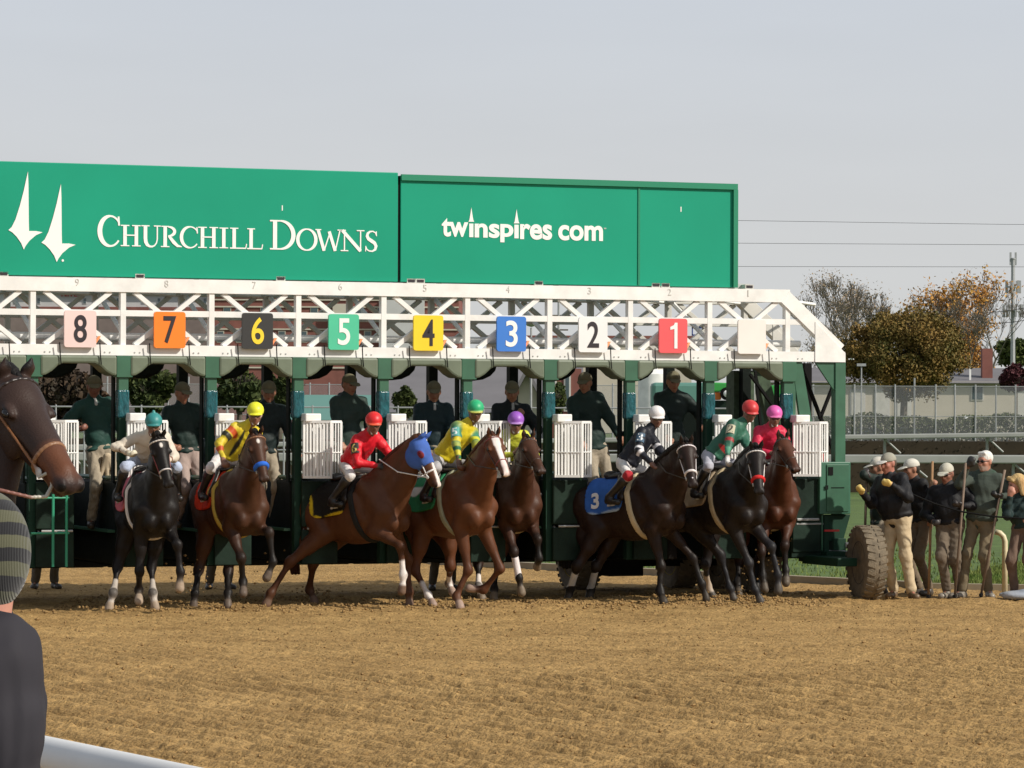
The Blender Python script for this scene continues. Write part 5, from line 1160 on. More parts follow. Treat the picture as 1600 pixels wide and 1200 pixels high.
    for k in (-1, 1): mb.cone(Hp(.03,k*.108,-.04), Hp(.40,k*.060,-.085), .0075, .0075, cs); mb.cone(Hp(.02,k*.085,-.07), Hp(.10,k*.05,-.21), .006, .006, cs); mb.ell(Hp(.415,k*.058,-.09), (.022,.008,.022), H3, (.5,.5,.48))
    if tack.get('cross'): mb.cone(Hp(.37,.05,-.02), Hp(.47,0,-.0), .008, .008, cs); mb.cone(Hp(.37,-.05,-.02), Hp(.47,0,-.0), .008, .008, cs)
    sdf_obj('bridle', mb, .006, M['leather'], root, base)
    handp = B(*tack.get('hand', (.50,.0,.50))); info['hand'] = handp
    mb = SDF(.004); rc = tack.get('rein', (.03,.02,.015))
    for k in (-1, 1):
        a = Hp(.415,k*.06,-.09); b_ = handp+l*k*.06; m = a.lerp(b_, .5)+l*k*.09-Z*.04; mb.cone(a, m, .008, .008, rc); mb.cone(m, b_, .008, .008, rc)
    if tack.get('reins', True): sdf_obj('reins', mb, .007, M['leather'], root, base)
    if tack.get('hood'):
        hh = SDF(.010); hh.p = [(*p_[:7], tack['hood']) for p_ in head.p if True][:]; 
        A_ = np.array(pol); hx = np.array(hf)
        def modh(Fv, X, Yy, Zz): x = (X-A_[0])*hx[0]+(Yy-A_[1])*hx[1]+(Zz-A_[2])*hx[2]; return np.maximum(Fv-.011, np.maximum(x-.29*S, -.04-x))
        for k in (-1, 1): hh.paint('e', Hp(.15,k*.10,-.012), r3(.04,.04,.035), H3, col=(.18,.02,.03), soft=.01)
        lo = np.min([np.array(Hp(x, y, z_)) for x in (-.08, .32) for y in (-.12, .12) for z_ in (-.26, .12)], 0); hi = np.max([np.array(Hp(x, y, z_)) for x in (-.08, .32) for y in (-.12, .12) for z_ in (-.26, .12)], 0)
        sdf_obj('blinker_hood', hh, .010, M['cloth'], root, base, mod=modh, lo=lo, hi=hi)
        s = SDF(.005)
        for k in (-1, 1): s = SDF(.005); s.ell(Hp(.17,k*.104,-.008), r3(.040,.018,.036), H3, (.20,.03,.03)); sdf_obj('blinker_cup', s, .007, M['cloth'], root, base)
    if tack.get('cloth'):
        cc = SDF(T.k); cc.p = [(*p_[:7], tack['cloth']) for p_ in T.p]; fo, lo_, uo, Oo = np.array(f), np.array(l), np.array(u), np.array(O)
        def modc(Fv, X, Yy, Zz):
            dx, dy, dz = X-Oo[0], Yy-Oo[1], Zz-Oo[2]; x = (dx*fo[0]+dy*fo[1]+dz*fo[2])/S; z_ = (dx*uo[0]+dy*uo[1]+dz*uo[2])/S
            b_ = np.maximum(np.abs(x+.18)-.27, -.06-z_); rc_ = np.sqrt(np.maximum(np.abs(x+.18)-.16, 0)**2+np.maximum(.05-z_, 0)**2)-.11
            return np.maximum(Fv-.020, np.maximum(b_, rc_))
        for pz in tack.get('cpaint', []): 
            kk, colr = pz
            if kk == 'edge':
                for sgn_ in (-1, 1): cc.paint('c', B(-.46, sgn_*.3, -.06), B(.14, sgn_*.3, -.06), .035, .035, col=colr, soft=.008)
            else: cc.paint('c', B(*kk[0]), B(*kk[1]), kk[2], kk[2], col=colr, soft=.01)
        lo = np.min([np.array(B(x, y, z_)) for x in (-.5, .2) for y in (-.32, .32) for z_ in (-.14, .45)], 0); hi = np.max([np.array(B(x, y, z_)) for x in (-.5, .2) for y in (-.32, .32) for z_ in (-.14, .45)], 0)
        clo = sdf_obj('saddle_cloth', cc, .014, M['cloth'], root, base, mod=modc, lo=lo, hi=hi)
        if tack.get('num'):
            ch, tcl, (xa, xb, za, zb) = tack['num']; tx = text_mb(ch, 0, xb-xa, 0, zb-za, 0, 'numeral', mat('cloth_numeral', tcl, .7), clo, bold=.04, th=.001)
            for v_ in tx.data.vertices:
                x, y, z_ = v_.co; X_ = xa+x; Z_ = za+z_; ys_ = -np.linspace(.02, .42, 80); Q = np.array([list(B(X_, yy, Z_)) for yy in ys_]); Fq_ = T.field(Q)-.024; i = int(np.argmax(Fq_ > 0)); v_.co = B(X_, ys_[i]+y, Z_)-base
        cc2 = SDF(T.k); cc2.p = [(*p_[:7], tack.get('girth', (.5,.42,.28))) for p_ in T.p]
        def modg(Fv, X, Yy, Zz):
            dx, dy, dz = X-Oo[0], Yy-Oo[1], Zz-Oo[2]; x = (dx*fo[0]+dy*fo[1]+dz*fo[2])/S; z_ = (dx*uo[0]+dy*uo[1]+dz*uo[2])/S; return np.maximum(Fv-.013, np.abs(x-.19+z_*.12)-.038)
        lo = np.min([np.array(B(x, y, z_)) for x in (.0, .4) for y in (-.34, .34) for z_ in (-.42, .45)], 0); hi = np.max([np.array(B(x, y, z_)) for x in (.0, .4) for y in (-.34, .34) for z_ in (-.42, .45)], 0)
        sdf_obj('girth', cc2, .014, M['cloth'], root, base, mod=modg, lo=lo, hi=hi)
        s = SDF(.015); s.ell(B(-.05,0,.37), r3(.24,.14,.045), F3, (.02,.015,.012)); s.ell(B(-.24,0,.40), r3(.06,.12,.05), F3, (.02,.015,.012))
        for k in (-1, 1): s.cone(B(.02,k*.16,.33), B(.08,k*.275,.10), .045, .05, (.025,.018,.014), l, .4)
        sdf_obj('saddle', s, .012, M['leather'], root, base)
        for k in (-1, 1):
            s = SDF(.004); a = B(.06,k*.28,.25); b_ = B(-.02,k*.34,.02); s.cone(a, b_, .010, .010, (.04,.03,.02)); s.cone(b_-f*.05, b_+f*.05, .012, .012, (.5,.5,.5)); s.cone(b_-f*.05, b_+u*.08, .007, .007, (.5,.5,.5)); s.cone(b_+f*.05, b_+u*.08, .007, .007, (.5,.5,.5)); sdf_obj('stirrup', s, .008, M['leather'], root, base)
    info.update(B=B, f=f, l=l, u=u, O=O, Hp=Hp, pol=pol, root=root, base=base, S=S); return info
def jockey(label, hi, head_px, O, lean=.70, pel=(-.04,0,.55), hands=None, hf=Vector((.08,-.97,-.18)), foot=None, sgn=-1, J2={}):
    B, f, l = hi['B'], hi['f'], hi['l']; pl = B(*pel); hd = solve(pl, lean, *head_px, sgn); nk = pl.lerp(hd, .73)-Z*.02
    fh = Vector((f.x, f.y, 0)).normalized(); hh = hf or (fh-Z*.12)
    J = dict(pel=pl, neck=nk, head=hd, f=(fh*.6-Z*.8), hf=hh, sc=.93, hl=hi['hand']+l*.05 if not hands else B(*hands[0]), hr=hi['hand']-l*.05 if not hands else B(*hands[1]),
             fl=B(-.04,.34,.12), fr=B(-.04,-.34,.12), kp=fh+Z*.5, kpl=fh+l*.35+Z*.3, kpr=fh-l*.35+Z*.3, tl=fh, tr=fh, epl=l*.8-Z*.6-fh*.3, epr=-l*.8-Z*.6-fh*.3, th=.41, shn=.40, curl=.9)
    J.update(J2)
    o = dict(boots=True, jname='silks', jm='silk', tname='breeches', trousers=(.66,.64,.64), tl=.45, tk=.82, shoe=(.015,.013,.013), sw=.165, hem=.02, skin=SKD, name='person'); o.update(O)
    return person(label, J, o, group='jockeys', h=.0105)
# ------------------------------------------------------------------ the field of horses
BAY = (.056,.023,.012); CHEST = (.092,.036,.017); DKBAY = (.022,.011,.008); BLK = (.009,.007,.0065)
WH = (.70,.64,.60)
A = horse('nearly black horse, head-on, with thin white bridle, leftmost racehorse', 232, 40.15, 1.20, 15, 6, dict(coat=BLK, leg=(.009,.007,.007), hoof=(.35,.27,.2), blaze='star'),
    (247,686), (266,758), {-1: [(218,893),(217,922),(217,934),(-1,1,-1)], 1: [(277,850),(282,893),(281,915),(-1,1,-1), dict(L1=.40)]},
    {-1: [(184,885),(177,927),(172,944),(1,-1,-1), dict(sock=(.45,.40,.35))], 1: [(237,885),(239,927),(242,943),(1,-1,-1), dict(sock=(.45,.40,.35))]},
    dict(cloth=(.50,.13,.17), girth=(.7,.65,.6), brow=(.6,.55,.5), nose=((.6,.56,.55),.008), cheek=(.25,.05,.05), bridle=(.05,.03,.03)), msgn=-1, neckL=.74, opt=dict(facecam=.6))
jockey('jockey in cream silks and teal helmet on the nearly black horse', A, (240,664), dict(jacket=(.62,.56,.48), sleeve=(.60,.53,.44), helmet=(.03,.22,.22), rim=(.03,.2,.2), bobble=(.05,.28,.27), glove=(.6,.55,.42), skin=SKD, trousers=(.45,.52,.68)), lean=.60,
    hands=((.60,.10,.42),(.52,-.30,.52)), J2=dict(epr=Vector((-1,0,-.2))))
Bh = horse('bay horse with thick blue noseband, walking out head-on', 362, 40.8, 1.20, 22, 6, dict(coat=BAY, hoof=(.12,.09,.07), blaze='star'),
    (399,682), (415,748), {-1: [(377,872),(380,909),(380,922),(-1,1,-1)], 1: [(421,832),(427,880),(416,905),(-1,1,1), dict(L1=.36)]},
    {-1: [(311,889),(305,926),(303,943),(1,-1,-1)], 1: [(356,892),(356,926),(356,941),(1,-1,-1)]},
    dict(cloth=(.62,.05,.02), cpaint=[(((-.1,-.3,.15),(.2,-.3,.3),.07),(.65,.45,.08))], girth=(.55,.4,.08), nose=((.03,.14,.62),.027), brow=(.25,.12,.06)), msgn=-1, neckL=.76, opt=dict(facecam=.4))
jockey('jockey in yellow and red silks and lime yellow helmet, between the teal and red helmets', Bh, (399,647), dict(jacket=(.66,.52,.03), sleeve=(.62,.48,.04), helmet=(.72,.72,.03), paints=[('armR',(.25,),.045,(.5,.08,.02)),('armR',(.55,),.04,(.03,.03,.02)),('chest',(.05,0),(.03,.1,.2),(.03,.03,.02)),('chest',(-.07,0),(.025,.1,.2),(.03,.03,.02)),('foreL',(.4,),.03,(.03,.03,.02)),('armL',(.9,),.03,(.03,.03,.02)),('foreR',(.4,),.03,(.5,.08,.02))], skin=(.25,.12,.08)), lean=.62,
    hands=((.60,.10,.42),(.42,-.22,.45)), J2=dict(epr=Vector((-1,0,-.1))))
C_ = horse('chestnut horse with blue blinker hood striding to the right', 556, 41.3, 1.12, 50, 9, dict(coat=CHEST, legsame=True, hoof=(.16,.10,.07), blaze='snip', mane=(.06,.022,.012)),
    (655,690), (690,757), {-1: [(626,853),(631,899),(628,922),(-1,1,1), dict(sock=WH, L1=.40)], 1: [(638,874),(640,932),(640,945),(1,-1,-1), dict(L2=.33, L1=.42)]},
    {-1: [(447,884),(423,928),(418,943),(1,1,-1)], 1: [(490,880),(484,922),(490,935),(1,1,-1)]},
    dict(cloth=(.015,.014,.012), cpaint=[('edge',(.62,.45,.02)), (((-.44,-.3,-.1),(-.44,-.3,.4),.04),(.62,.45,.02))], girth=(.02,.02,.02), hood=(.06,.13,.42), nose=((.72,.7,.68),.009), cheek=(.75,.72,.7), brow=(.75,.72,.7), rein=(.75,.72,.70), cross=True), msgn=-1, neckL=.82)
jockey('jockey in plain red silks and red helmet on the chestnut with the blue hood', C_, (584,662), dict(jacket=(.62,.012,.025), helmet=(.65,.015,.02), rim=(.7,.10,.04), patch=('6',(.02,.02,.015),(.65,.5,.15)), glove=(.02,.02,.02), skin=SKD), lean=.64, pel=(.02,0,.54), hf=Vector((.18,-.97,-.22)), hands=((.62,.10,.50),(.52,-.12,.42)))
D_ = horse('red chestnut horse with a broad white blaze and green saddle cloth', 705, 41.35, 1.18, 33, 8, dict(coat=(.108,.040,.018), legsame=True, hoof=(.35,.25,.2), blaze='full', mane=(.08,.028,.014)),
    (770,686), (793,737), {-1: [(733,901),(713,932),(718,943),(-1,1,-1), dict(L1=.44)], 1: [(782,889),(756,922),(740,920),(-1,1,1), dict(L1=.46, L2=.33)]},
    {-1: [(648,889),(669,930),(675,942),(1,-1,-1), dict(sock=WH)], 1: [(704,885),(702,912),(706,922),(1,1,-1), dict(sock=WH)]},
    dict(cloth=(.03,.20,.09), cpaint=[(((-.36,-.3,.20),(-.12,-.3,.26),.085),(.6,.62,.6))], girth=(.30,.30,.2), brow=(.15,.03,.03), nose=((.2,.04,.04),.008)), msgn=-1, neckL=.80, opt=dict(facecam=.3))
jockey('jockey in yellow silks with green sleeves and bright green helmet on the blazed chestnut', D_, (743,643), dict(jacket=(.62,.50,.02), sleeve=(.04,.20,.12), fore=(.55,.50,.04), helmet=(.02,.38,.16), rim=(.5,.5,.1), paints=[('armR',(.75,),.035,(.62,.5,.03)),('foreR',(.25,),.03,(.02,.12,.05)),('foreR',(.75,),.03,(.02,.12,.05)),('armL',(.7,),.03,(.5,.5,.03)),('foreL',(.5,),.03,(.02,.08,.03))], patch=('5',(.10,.35,.32),(.75,.78,.76)), trousers=(.42,.41,.42), skin=(.15,.07,.045)), lean=.66, hf=Vector((.1,-.97,-.2)), pel=(-.08,0,.55), hands=((.52,.10,.46),(.45,-.14,.40)))
E_ = horse('bay horse with white fore bandage turning its head right, behind the blazed chestnut', 796, 42.6, 1.20, 14, 6, dict(coat=(.060,.024,.013), hoof=(.18,.14,.1)),
    (824,690), (848,733), {-1: [(803,862),(811,903),(814,920),(-1,1,-1), dict(wrap=(.72,.66,.66), L1=.40)], 1: [(840,842),(842,872),(840,882),(-1,1,1), dict(L1=.36,L2=.22)]},
    {-1: [(747,881),(748,917),(752,932),(1,-1,-1), dict(sock=WH)], 1: [(776,884),(772,920),(772,930),(1,-1,-1)]},
    dict(cloth=(.05,.12,.4), brow=(.03,.02,.02)), msgn=-1, neckL=.78)
jockey('jockey in yellow-green silks and purple helmet half hidden by the blazed chestnut', E_, (806,661), dict(jacket=(.55,.58,.06), helmet=(.30,.10,.50), rim=(.45,.25,.6), skin=SKD, lens=(.02,.02,.02)), lean=.60)
F_h = horse('dark bay horse with white noseband and blue saddle cloth', 985, 42.45, 1.13, 50, 8, dict(coat=DKBAY, hoof=(.05,.04,.03)),
    (1072,696), (1084,757), {-1: [(1033,884),(1032,925),(1036,938),(1,-1,-1)], 1: [(1090,880),(1098,915),(1104,936),(-1,-1,-1), dict(L1=.40)]},
    {-1: [(901,888),(892,920),(889,936),(1,1,-1), dict(wrap=(.62,.60,.57))], 1: [(932,886),(924,920),(922,936),(1,1,-1), dict(wrap=(.55,.53,.5))]},
    dict(cloth=(.035,.12,.42), cpaint=[('edge',(.30,.42,.62))], num=('3',(.72,.72,.74),(-.37,-.27,.01,.20)), girth=(.55,.46,.30), nose=((.75,.70,.70),.014), cheek=(.75,.7,.72), brow=(.72,.66,.68), cross=True), msgn=-1, neckL=.80, opt=dict(facecam=.8))
jockey('jockey in black silks with white chevrons and white helmet', F_h, (1026,652), dict(jacket=(.012,.013,.02), helmet=(.74,.71,.71), rim=(.7,.68,.68), paints=[('armR',(.88,),.022,(.7,.68,.7)),('chest',(0,-.08),(.10,.1,.018),(.7,.68,.7)),('chest',(.03,.02),(.015,.1,.06),(.7,.68,.7)),('foreR',(.15,),.02,(.7,.68,.7)),('armL',(.8,),.03,(.7,.68,.7))], patch=('3',(.04,.09,.15),(.75,.78,.8)), skin=(.20,.10,.07), tpaints=[(-1,(.4,.03,.04))]), lean=.62, pel=(.02,0,.52), hf=Vector((.2,-.97,-.2)), hands=((.55,.10,.46),(.48,-.12,.44)))
G_ = horse('black-brown horse with red noseband and white bridle, facing the camera', 1125, 42.6, 1.20, 33, 6, dict(coat=(.014,.010,.009), leg=(.018,.018,.021), hoof=(.08,.07,.06)),
    (1181,704), (1187,768), {-1: [(1170,880),(1180,922),(1187,937),(-1,1,-1), dict(L1=.46)], 1: [(1205,855),(1216,898),(1216,918),(-1,1,-1), dict(L1=.40)]},
    {-1: [(1137,880),(1141,920),(1145,936),(1,-1,-1)], 1: [(1102,888),(1106,915),(1112,930),(1,1,-1), dict(sock=(.4,.33,.26))]},
    dict(cloth=(.35,.27,.18), girth=(.45,.36,.22), nose=((.60,.03,.03),.022), cheek=(.72,.68,.66), brow=(.72,.68,.66)), msgn=-1, neckL=.78, opt=dict(facecam=.8))
jockey('jockey in green silks with a cream number patch and red helmet', G_, (1172,643), dict(jacket=(.035,.13,.085), sleeve=(.035,.12,.08), helmet=(.55,.035,.04), rim=(.5,.05,.05), paints=[('chest',(0,-.15),(.2,.1,.04),(.35,.03,.03)),('armR',(.95,),.03,(.3,.03,.03)),('foreR',(.6,),.05,(.07,.25,.16))], patch=('2',(.45,.42,.30),(.02,.02,.02)), glove=(.7,.68,.66), skin=(.22,.10,.07), trousers=(.42,.42,.48)), lean=.68, pel=(-.08,0,.54), hf=Vector((.25,-.9,-.35)), hands=((.52,.10,.46),(.40,-.16,.42)))
Hh = horse('bay horse with its head turned right, rightmost of the field', 1196, 43.8, 1.20, 14, 6, dict(coat=(.075,.026,.013), hoof=(.10,.08,.06)),
    (1222,690), (1246,730), {-1: [(1190,862),(1192,900),(1194,915),(-1,1,-1)], 1: [(1226,852),(1228,890),(1228,905),(-1,1,-1)]},
    {-1: [(1155,880),(1152,912),(1154,924),(1,-1,-1)], 1: [(1185,880),(1182,912),(1184,924),(1,-1,-1)]},
    dict(cloth=(.5,.5,.48), brow=(.02,.02,.02)), msgn=-1, neckL=.78)
jockey('jockey in crimson pink silks and bright pink helmet', Hh, (1210,651), dict(jacket=(.62,.03,.08), helmet=(.72,.12,.42), rim=(.6,.15,.35), skin=SKD, lens=(.02,.02,.02)), lean=.60)
# big brown pony close to the camera
Pn = horse('brown lead pony with rope-brown bridle close to the camera, only its head in frame', -290, 15.7, 1.30, 66, 10, dict(coat=(.036,.021,.017), dark=(.010,.008,.008), muzzle=(.030,.018,.016), patch=(.12,.045,.022), hoof=(.08,.06,.05), mane=(.008,.007,.007)),
    (18,602), (121,748), {-1: [(-90,1150),(-90,1260),(-85,1310),(-1,1,-1)], 1: [(-70,1150),(-70,1260),(-65,1310),(1,1,-1)]},
    {-1: [(-480,1150),(-500,1290),(-495,1330),(1,1,-1)], 1: [(-440,1150),(-450,1280),(-445,1320),(1,1,-1)]},
    dict(bridle=(.12,.055,.025), brow=(.02,.012,.01), nose=((.24,.12,.06),.009), cheek=(.22,.09,.03), reins=False), msgn=-1, psgn=1, neckL=.80, opt=dict(ear=.62), S=1.13, group=None, name='pony', h=.011, cat='horse')
hp_ = Pn['Hp']; s = SDF(.003); a = hp_(.43,-.06,-.10)
ch = [a, P(82,735,a.y-.02), P(81,760,a.y-.03), P(72,776,a.y-.05), P(48,777,a.y-.08), P(10,768,a.y-.1), P(-60,752,a.y-.1)]
for i in range(6):
    n_ = 4 if i < 5 else 10
    for j in range(n_): p0 = ch[i].lerp(ch[i+1], j/n_); p1 = ch[i].lerp(ch[i+1], (j+.7)/n_); s.cone(p0, p1, .0085 if i < 4 else .008, .004 if i < 4 else .007, (.42,.40,.34) if i < 4 else (.22,.10,.08))
sdf_obj('lead_chain', s, .005, M['leather'], Pn['root'], Pn['base'])

# ------------------------------------------------------------------ assistants on the ledges
def stand(px, head_y, Y, zf, yaw, lean=(0,0), sc=1.0, spread=.12, px_foot=None, hands=None, hfyaw=None, hfz=-.15, J2={}):
    hd = P(px, head_y, Y); ya = R(yaw); f = Vector((math.sin(ya), -math.cos(ya), 0)); l = Vector((math.cos(ya), math.sin(ya), 0))
    fx = P(px_foot if px_foot is not None else px, 900, Y).x; base = Vector((fx, Y, zf)); H = hd.z-zf
    nk = hd-Z*.155*sc-f*.03; legL = .90*sc; pel = Vector((fx, Y, min(zf+legL, nk.z-.42)))+Vector((lean[0], lean[1], 0)); 
    # keep the torso length human
    d = nk-pel; T_ = .50*sc
    if d.length > T_*1.08 or d.length < T_*.9: pel = nk-d.normalized()*T_
    if pel.z-zf > .93*sc: pel.z = zf+.93*sc
    hs = hands or [(-.28,.20,-.05), (.28,.20,-.05)]
    J = dict(pel=pel, neck=nk, head=hd, f=f, sc=sc, hl=pel+l*hs[1][0]+f*hs[1][1]+Z*hs[1][2], hr=pel+l*hs[0][0]+f*hs[0][1]+Z*hs[0][2], fl=base+l*spread+Z*.09, fr=base-l*spread+Z*.09, tl=f+l*.25, tr=f-l*.25)
    if hfyaw is not None: a = R(hfyaw); J['hf'] = Vector((math.sin(a), -math.cos(a), hfz))
    else: J['hf'] = f+Z*hfz
    J.update(J2); return J
GST = 'assistant starters standing on the gate ledges'
khaki = dict(cap=True, capc=(.17,.155,.10), trousers=(.34,.29,.22), hair=((.03,.025,.02),'back'), shoe=(.06,.05,.04))
def yv(px, v=.85): return gworld(GP(px, 700, v).x, v, 0).y
def st(label, px, hy, yaw, hf, hands, jc, px_foot=None, hfz=-.2, J2={}, **kw):
    o = dict(khaki, jacket=tuple(c*1.25 for c in jc), jt=.008); o.update(kw); Y = yv(px)
    return person(label, stand(px, hy, Y, .885, yaw, px_foot=px_foot, hands=hands, hfyaw=hf, hfz=hfz, J2=J2), o, group=GST)
s1 = st('assistant in a shiny dark green windbreaker with pale gloves hanging at his thigh', 147, 604, 20, 10, [(-.30,.18,.22),(.26,.05,.02)], (.018,.055,.045), px_foot=158, shirt=(.6,.6,.58), skin=(.22,.09,.06))
s = SDF(.012); g = s1['pel']+Vector((.10,-.15,-.10))
for dx in (-.04,0,.045): s.cone(g+Vector((dx*.4,0,0)), g+Vector((dx*1.8,-.01,-.26+abs(dx))), .030, .018, (.55,.45,.32))
sdf_obj('hanging_glove', s, .010, M['cloth'], s1['body'], s1['base'])
st('assistant in a dark jacket under plate 7 looking down to the right', 285, 614, 25, 30, [(-.26,.22,.05),(.26,.22,.0)], (.014,.028,.024), px_foot=292, trousers=(.36,.28,.25))
st('assistant in a black jacket under plate 6 bending over the partition', 420, 612, 20, 5, [(-.24,.25,.0),(.30,.25,-.02)], (.012,.020,.020), px_foot=412)
st('assistant in an olive hooded coat under plate 5 turned to the right', 546, 601, 30, 35, [(-.22,.25,.0),(.24,.25,.02)], (.030,.050,.042), hood=(.012,.016,.018), px_foot=545)
st('assistant in a dark navy-green pullover with a white collar under plate 4', 678, 612, 10, 5, [(-.20,.28,-.05),(.20,.28,-.05)], (.013,.028,.033), shirt=(.5,.5,.5), px_foot=676)
st('assistant in a black jacket under plate 3 with a hand raised to his chest', 800, 612, 10, 0, [(.0,.22,.36),(.22,.22,.1)], (.010,.014,.016), shirt=(.45,.45,.45), px_foot=798)
st('assistant in a black jacket leaning left under plate 2, khaki trousers in view', 914, 598, 20, -15, [(-.24,.2,.05),(.30,.20,.02)], (.013,.028,.024), hood=(.06,.09,.075), px_foot=934, J2=dict())
st('assistant in a dark jacket under plate 1 beside the teal trailer', 1052, 596, 15, 10, [(-.15,.28,.1),(.32,.2,.25)], (.012,.022,.02), hood=(.04,.06,.05), px_foot=1050)
for px, c, lb in ((70, (.012,.03,.022), 'person behind the gate, legs visible below the leftmost panel'), (342, (.012,.02,.02), 'person behind the gate, legs visible under the bay with the blue noseband'), (690, (.02,.03,.03), 'person behind the gate, legs visible between the two chestnuts')):
    Y = 45.0; J = stand(px, 668, Y, 0, 15); person(lb, J, dict(khaki, jacket=c, trousers=(.16,.14,.11)), group='people on the ground behind the gate', h=.014)

# ------------------------------------------------------------------ ground crew on the right
def P3(px, py, Y): return P(px, py, Y)
Y1 = 43.35
J = stand(1388, 724, Y1, 0, -55, px_foot=1408, hfyaw=-50, hfz=-.15, spread=.15, J2=dict(hl=P3(1393,757,Y1-.36), hr=P3(1347,770,Y1-.10), fr=P3(1397,926,Y1+.10), fl=P3(1424,926,Y1-.12), tr=Vector((-.5,-.8,0)), tl=Vector((.3,-.9,0)), epl=Vector((.9,-.1,-.9)), epr=Vector((.2,.3,-1)), hdl=Vector((-.9,-.1,.15))))
J['pel'] = P3(1402, 822, Y1); J['pel'].z = 1.0; J['fl'].z = J['fr'].z = .09
person('stout man in black jacket, white-billed cap and yellow gloves beside the tyre', J, dict(cap=True, capc=(.30,.29,.24), brimc=(.6,.58,.54), jacket=(.012,.012,.014), jt=.012, bulk=1.42, sw=.20, trousers=(.50,.40,.26), tk=1.12, glove=(.70,.52,.16), gs=.86, skin=(.42,.17,.12), hair=((.1,.07,.05),'back'), shoe=(.14,.09,.05), hem=-.0, tl=.94), group='ground crew by the gate')
Y0 = 44.2
J = stand(1372, 730, Y0, 0, -80, px_foot=1376, hfyaw=-80, J2=dict(hr=P3(1358,748,Y0-.2), hl=P3(1352,742,Y0)))
person('man in pale cap standing hidden behind the stout man, dark glove raised', J, dict(khaki, capc=(.55,.52,.46), jacket=(.02,.03,.025), glove=(.04,.03,.03)), group='ground crew by the gate')
Y2 = 44.1
J = stand(1424, 733, Y2, 0, -60, px_foot=1444, hfyaw=-70, J2=dict(hr=P3(1454,815,Y2-.25), hl=P3(1455,765,Y2-.2), epl=Vector((.4,.2,-1)), fr=P3(1436,925,Y2+.1), fl=P3(1452,928,Y2-.1))); J['fl'].z = J['fr'].z = .09; J['pel'] = P3(1441, 822, Y2); J['pel'].z = .95
person('man in pale cap leaning between the stout man and the wooden pole', J, dict(khaki, capc=(.55,.53,.47), jacket=(.014,.014,.015), jt=.006, trousers=(.17,.13,.09)), group='ground crew by the gate')
Y3_ = 43.5
J = stand(1479, 740, Y3_, 0, -20, px_foot=1484, hfyaw=-30, hfz=-.25, J2=dict(hl=P3(1503,790,Y3_-.25), hr=P3(1459,815,Y3_-.15), fl=P3(1500,928,Y3_), fr=P3(1480,929,Y3_-.1))); J['fl'].z = J['fr'].z = .09; J['pel'] = P3(1484, 830, Y3_); J['pel'].z = .93
person('shorter man in cream cap and black jacket looking down between two poles', J, dict(khaki, capc=(.50,.48,.40), jacket=(.010,.010,.012), jt=.010, bulk=1.15, trousers=(.14,.11,.08), shades=True, glove=(.03,.025,.025), skin=(.28,.12,.08), shoe=(.25,.22,.18)), group='ground crew by the gate')
Y4 = 43.45
J = stand(1539, 721, Y4, 0, -30, px_foot=1524, hfyaw=-45, hfz=-.05, J2=dict(hr=P3(1512,729,Y4-.22), hl=P3(1563,775,Y4-.25), fl=P3(1545,929,Y4-.05), fr=P3(1504,929,Y4-.05), epr=Vector((-.5,.3,-1)), epl=Vector((.8,0,-.6)), tl=Vector((.1,-1,0)), tr=Vector((-.9,-.4,0)))); J['fl'].z = J['fr'].z = .09; J['pel'] = P3(1534, 812, Y4); J['pel'].z = .985
person('tall white-haired man in green-grey fleece and sunglasses holding two poles', J, dict(jacket=(.060,.075,.062), hood=(.035,.075,.05), jm='cloth', jt=.010, bulk=1.25, trousers=(.17,.135,.085), hair=((.72,.70,.66),'short'), stubble=(.45,.33,.28), shades=True, glove=(.02,.02,.02), skin=(.42,.19,.13), shoe=(.25,.22,.18)), group='ground crew by the gate')
Y5 = 43.3
J = stand(1588, 757, Y5, 0, -30, px_foot=1600, hfyaw=-75, sc=.95, J2=dict(hr=P3(1578,775,Y5-.2), hl=P3(1612,812,Y5-.2), epr=Vector((-.1,.2,-1)))); J['pel'] = P3(1600, 838, Y5); J['pel'].z = .90
person('blonde woman in dark jacket with a hand at her cheek at the right edge', J, dict(jacket=(.018,.035,.035), jt=.006, trousers=(.15,.10,.075), hair=((.55,.38,.17),'long'), skin=(.50,.24,.17), sw=.155, gs=.85), group='ground crew by the gate')
# poles, lead and rail post
def rake(a, b, c0, lab, headc=None):
    a, b = Vector(a), Vector(b); r = empty('rake', (b.x, b.y, 0), 0, lab, 'rake', 'long handled tools held by the crew'); base = Vector((b.x, b.y, 0))
    MB().tube([a-base, b-base], .016, 8).build('handle', c0, r, smooth=True); d = (b-a).normalized()
    mb = MB(); mb.beam(b-base-Vector((.03,.14,0)), b-base+Vector((.03,.14,0)), .03, .03, (0,0,1))
    for i in range(7): mb.box((-.034+i*.01, -.13+i*.042, .004), (-.024+i*.01, -.12+i*.042, b.z))
    mb.build('rake_head', M['black'], r)
w2 = mat('weathered_handle', (.17,.12,.085), .7, nscale=10, namt=.3)
rake(P3(1457,721,43.75), P(1451,931,43.4), M['wood'], 'orange-brown handled rake held upright by the man behind the stout man')
rake(P3(1509,723,43.2), P(1492,931,43.2), w2, 'grey-brown handled rake under the gloved hand of the white-haired man')
rake(P3(1570,734,43.15), P(1533,929,43.2), w2, 'slanting pale brown rake in the lower hand of the white-haired man')
rake(P3(1354,745,44.0), P(1349,925,44.5), w2, 'short visible rake handle above the tyre left of the stout man')
ln = MB(); pts = [P3(1391,757,43.05), P3(1420,770,43.0), P3(1460,787,42.95), P3(1500,799,42.95), P3(1550,807,42.9), P3(1620,812,42.8), P3(1700,815,42.7)]; b0 = Vector(pts[0]); 
o = ln.tube([p-b0 for p in pts], .011, 6).build('lead_strap', M['black'], None, b0, smooth=True); tag(o, 'long dark lead strap running right from the yellow glove', 'strap')
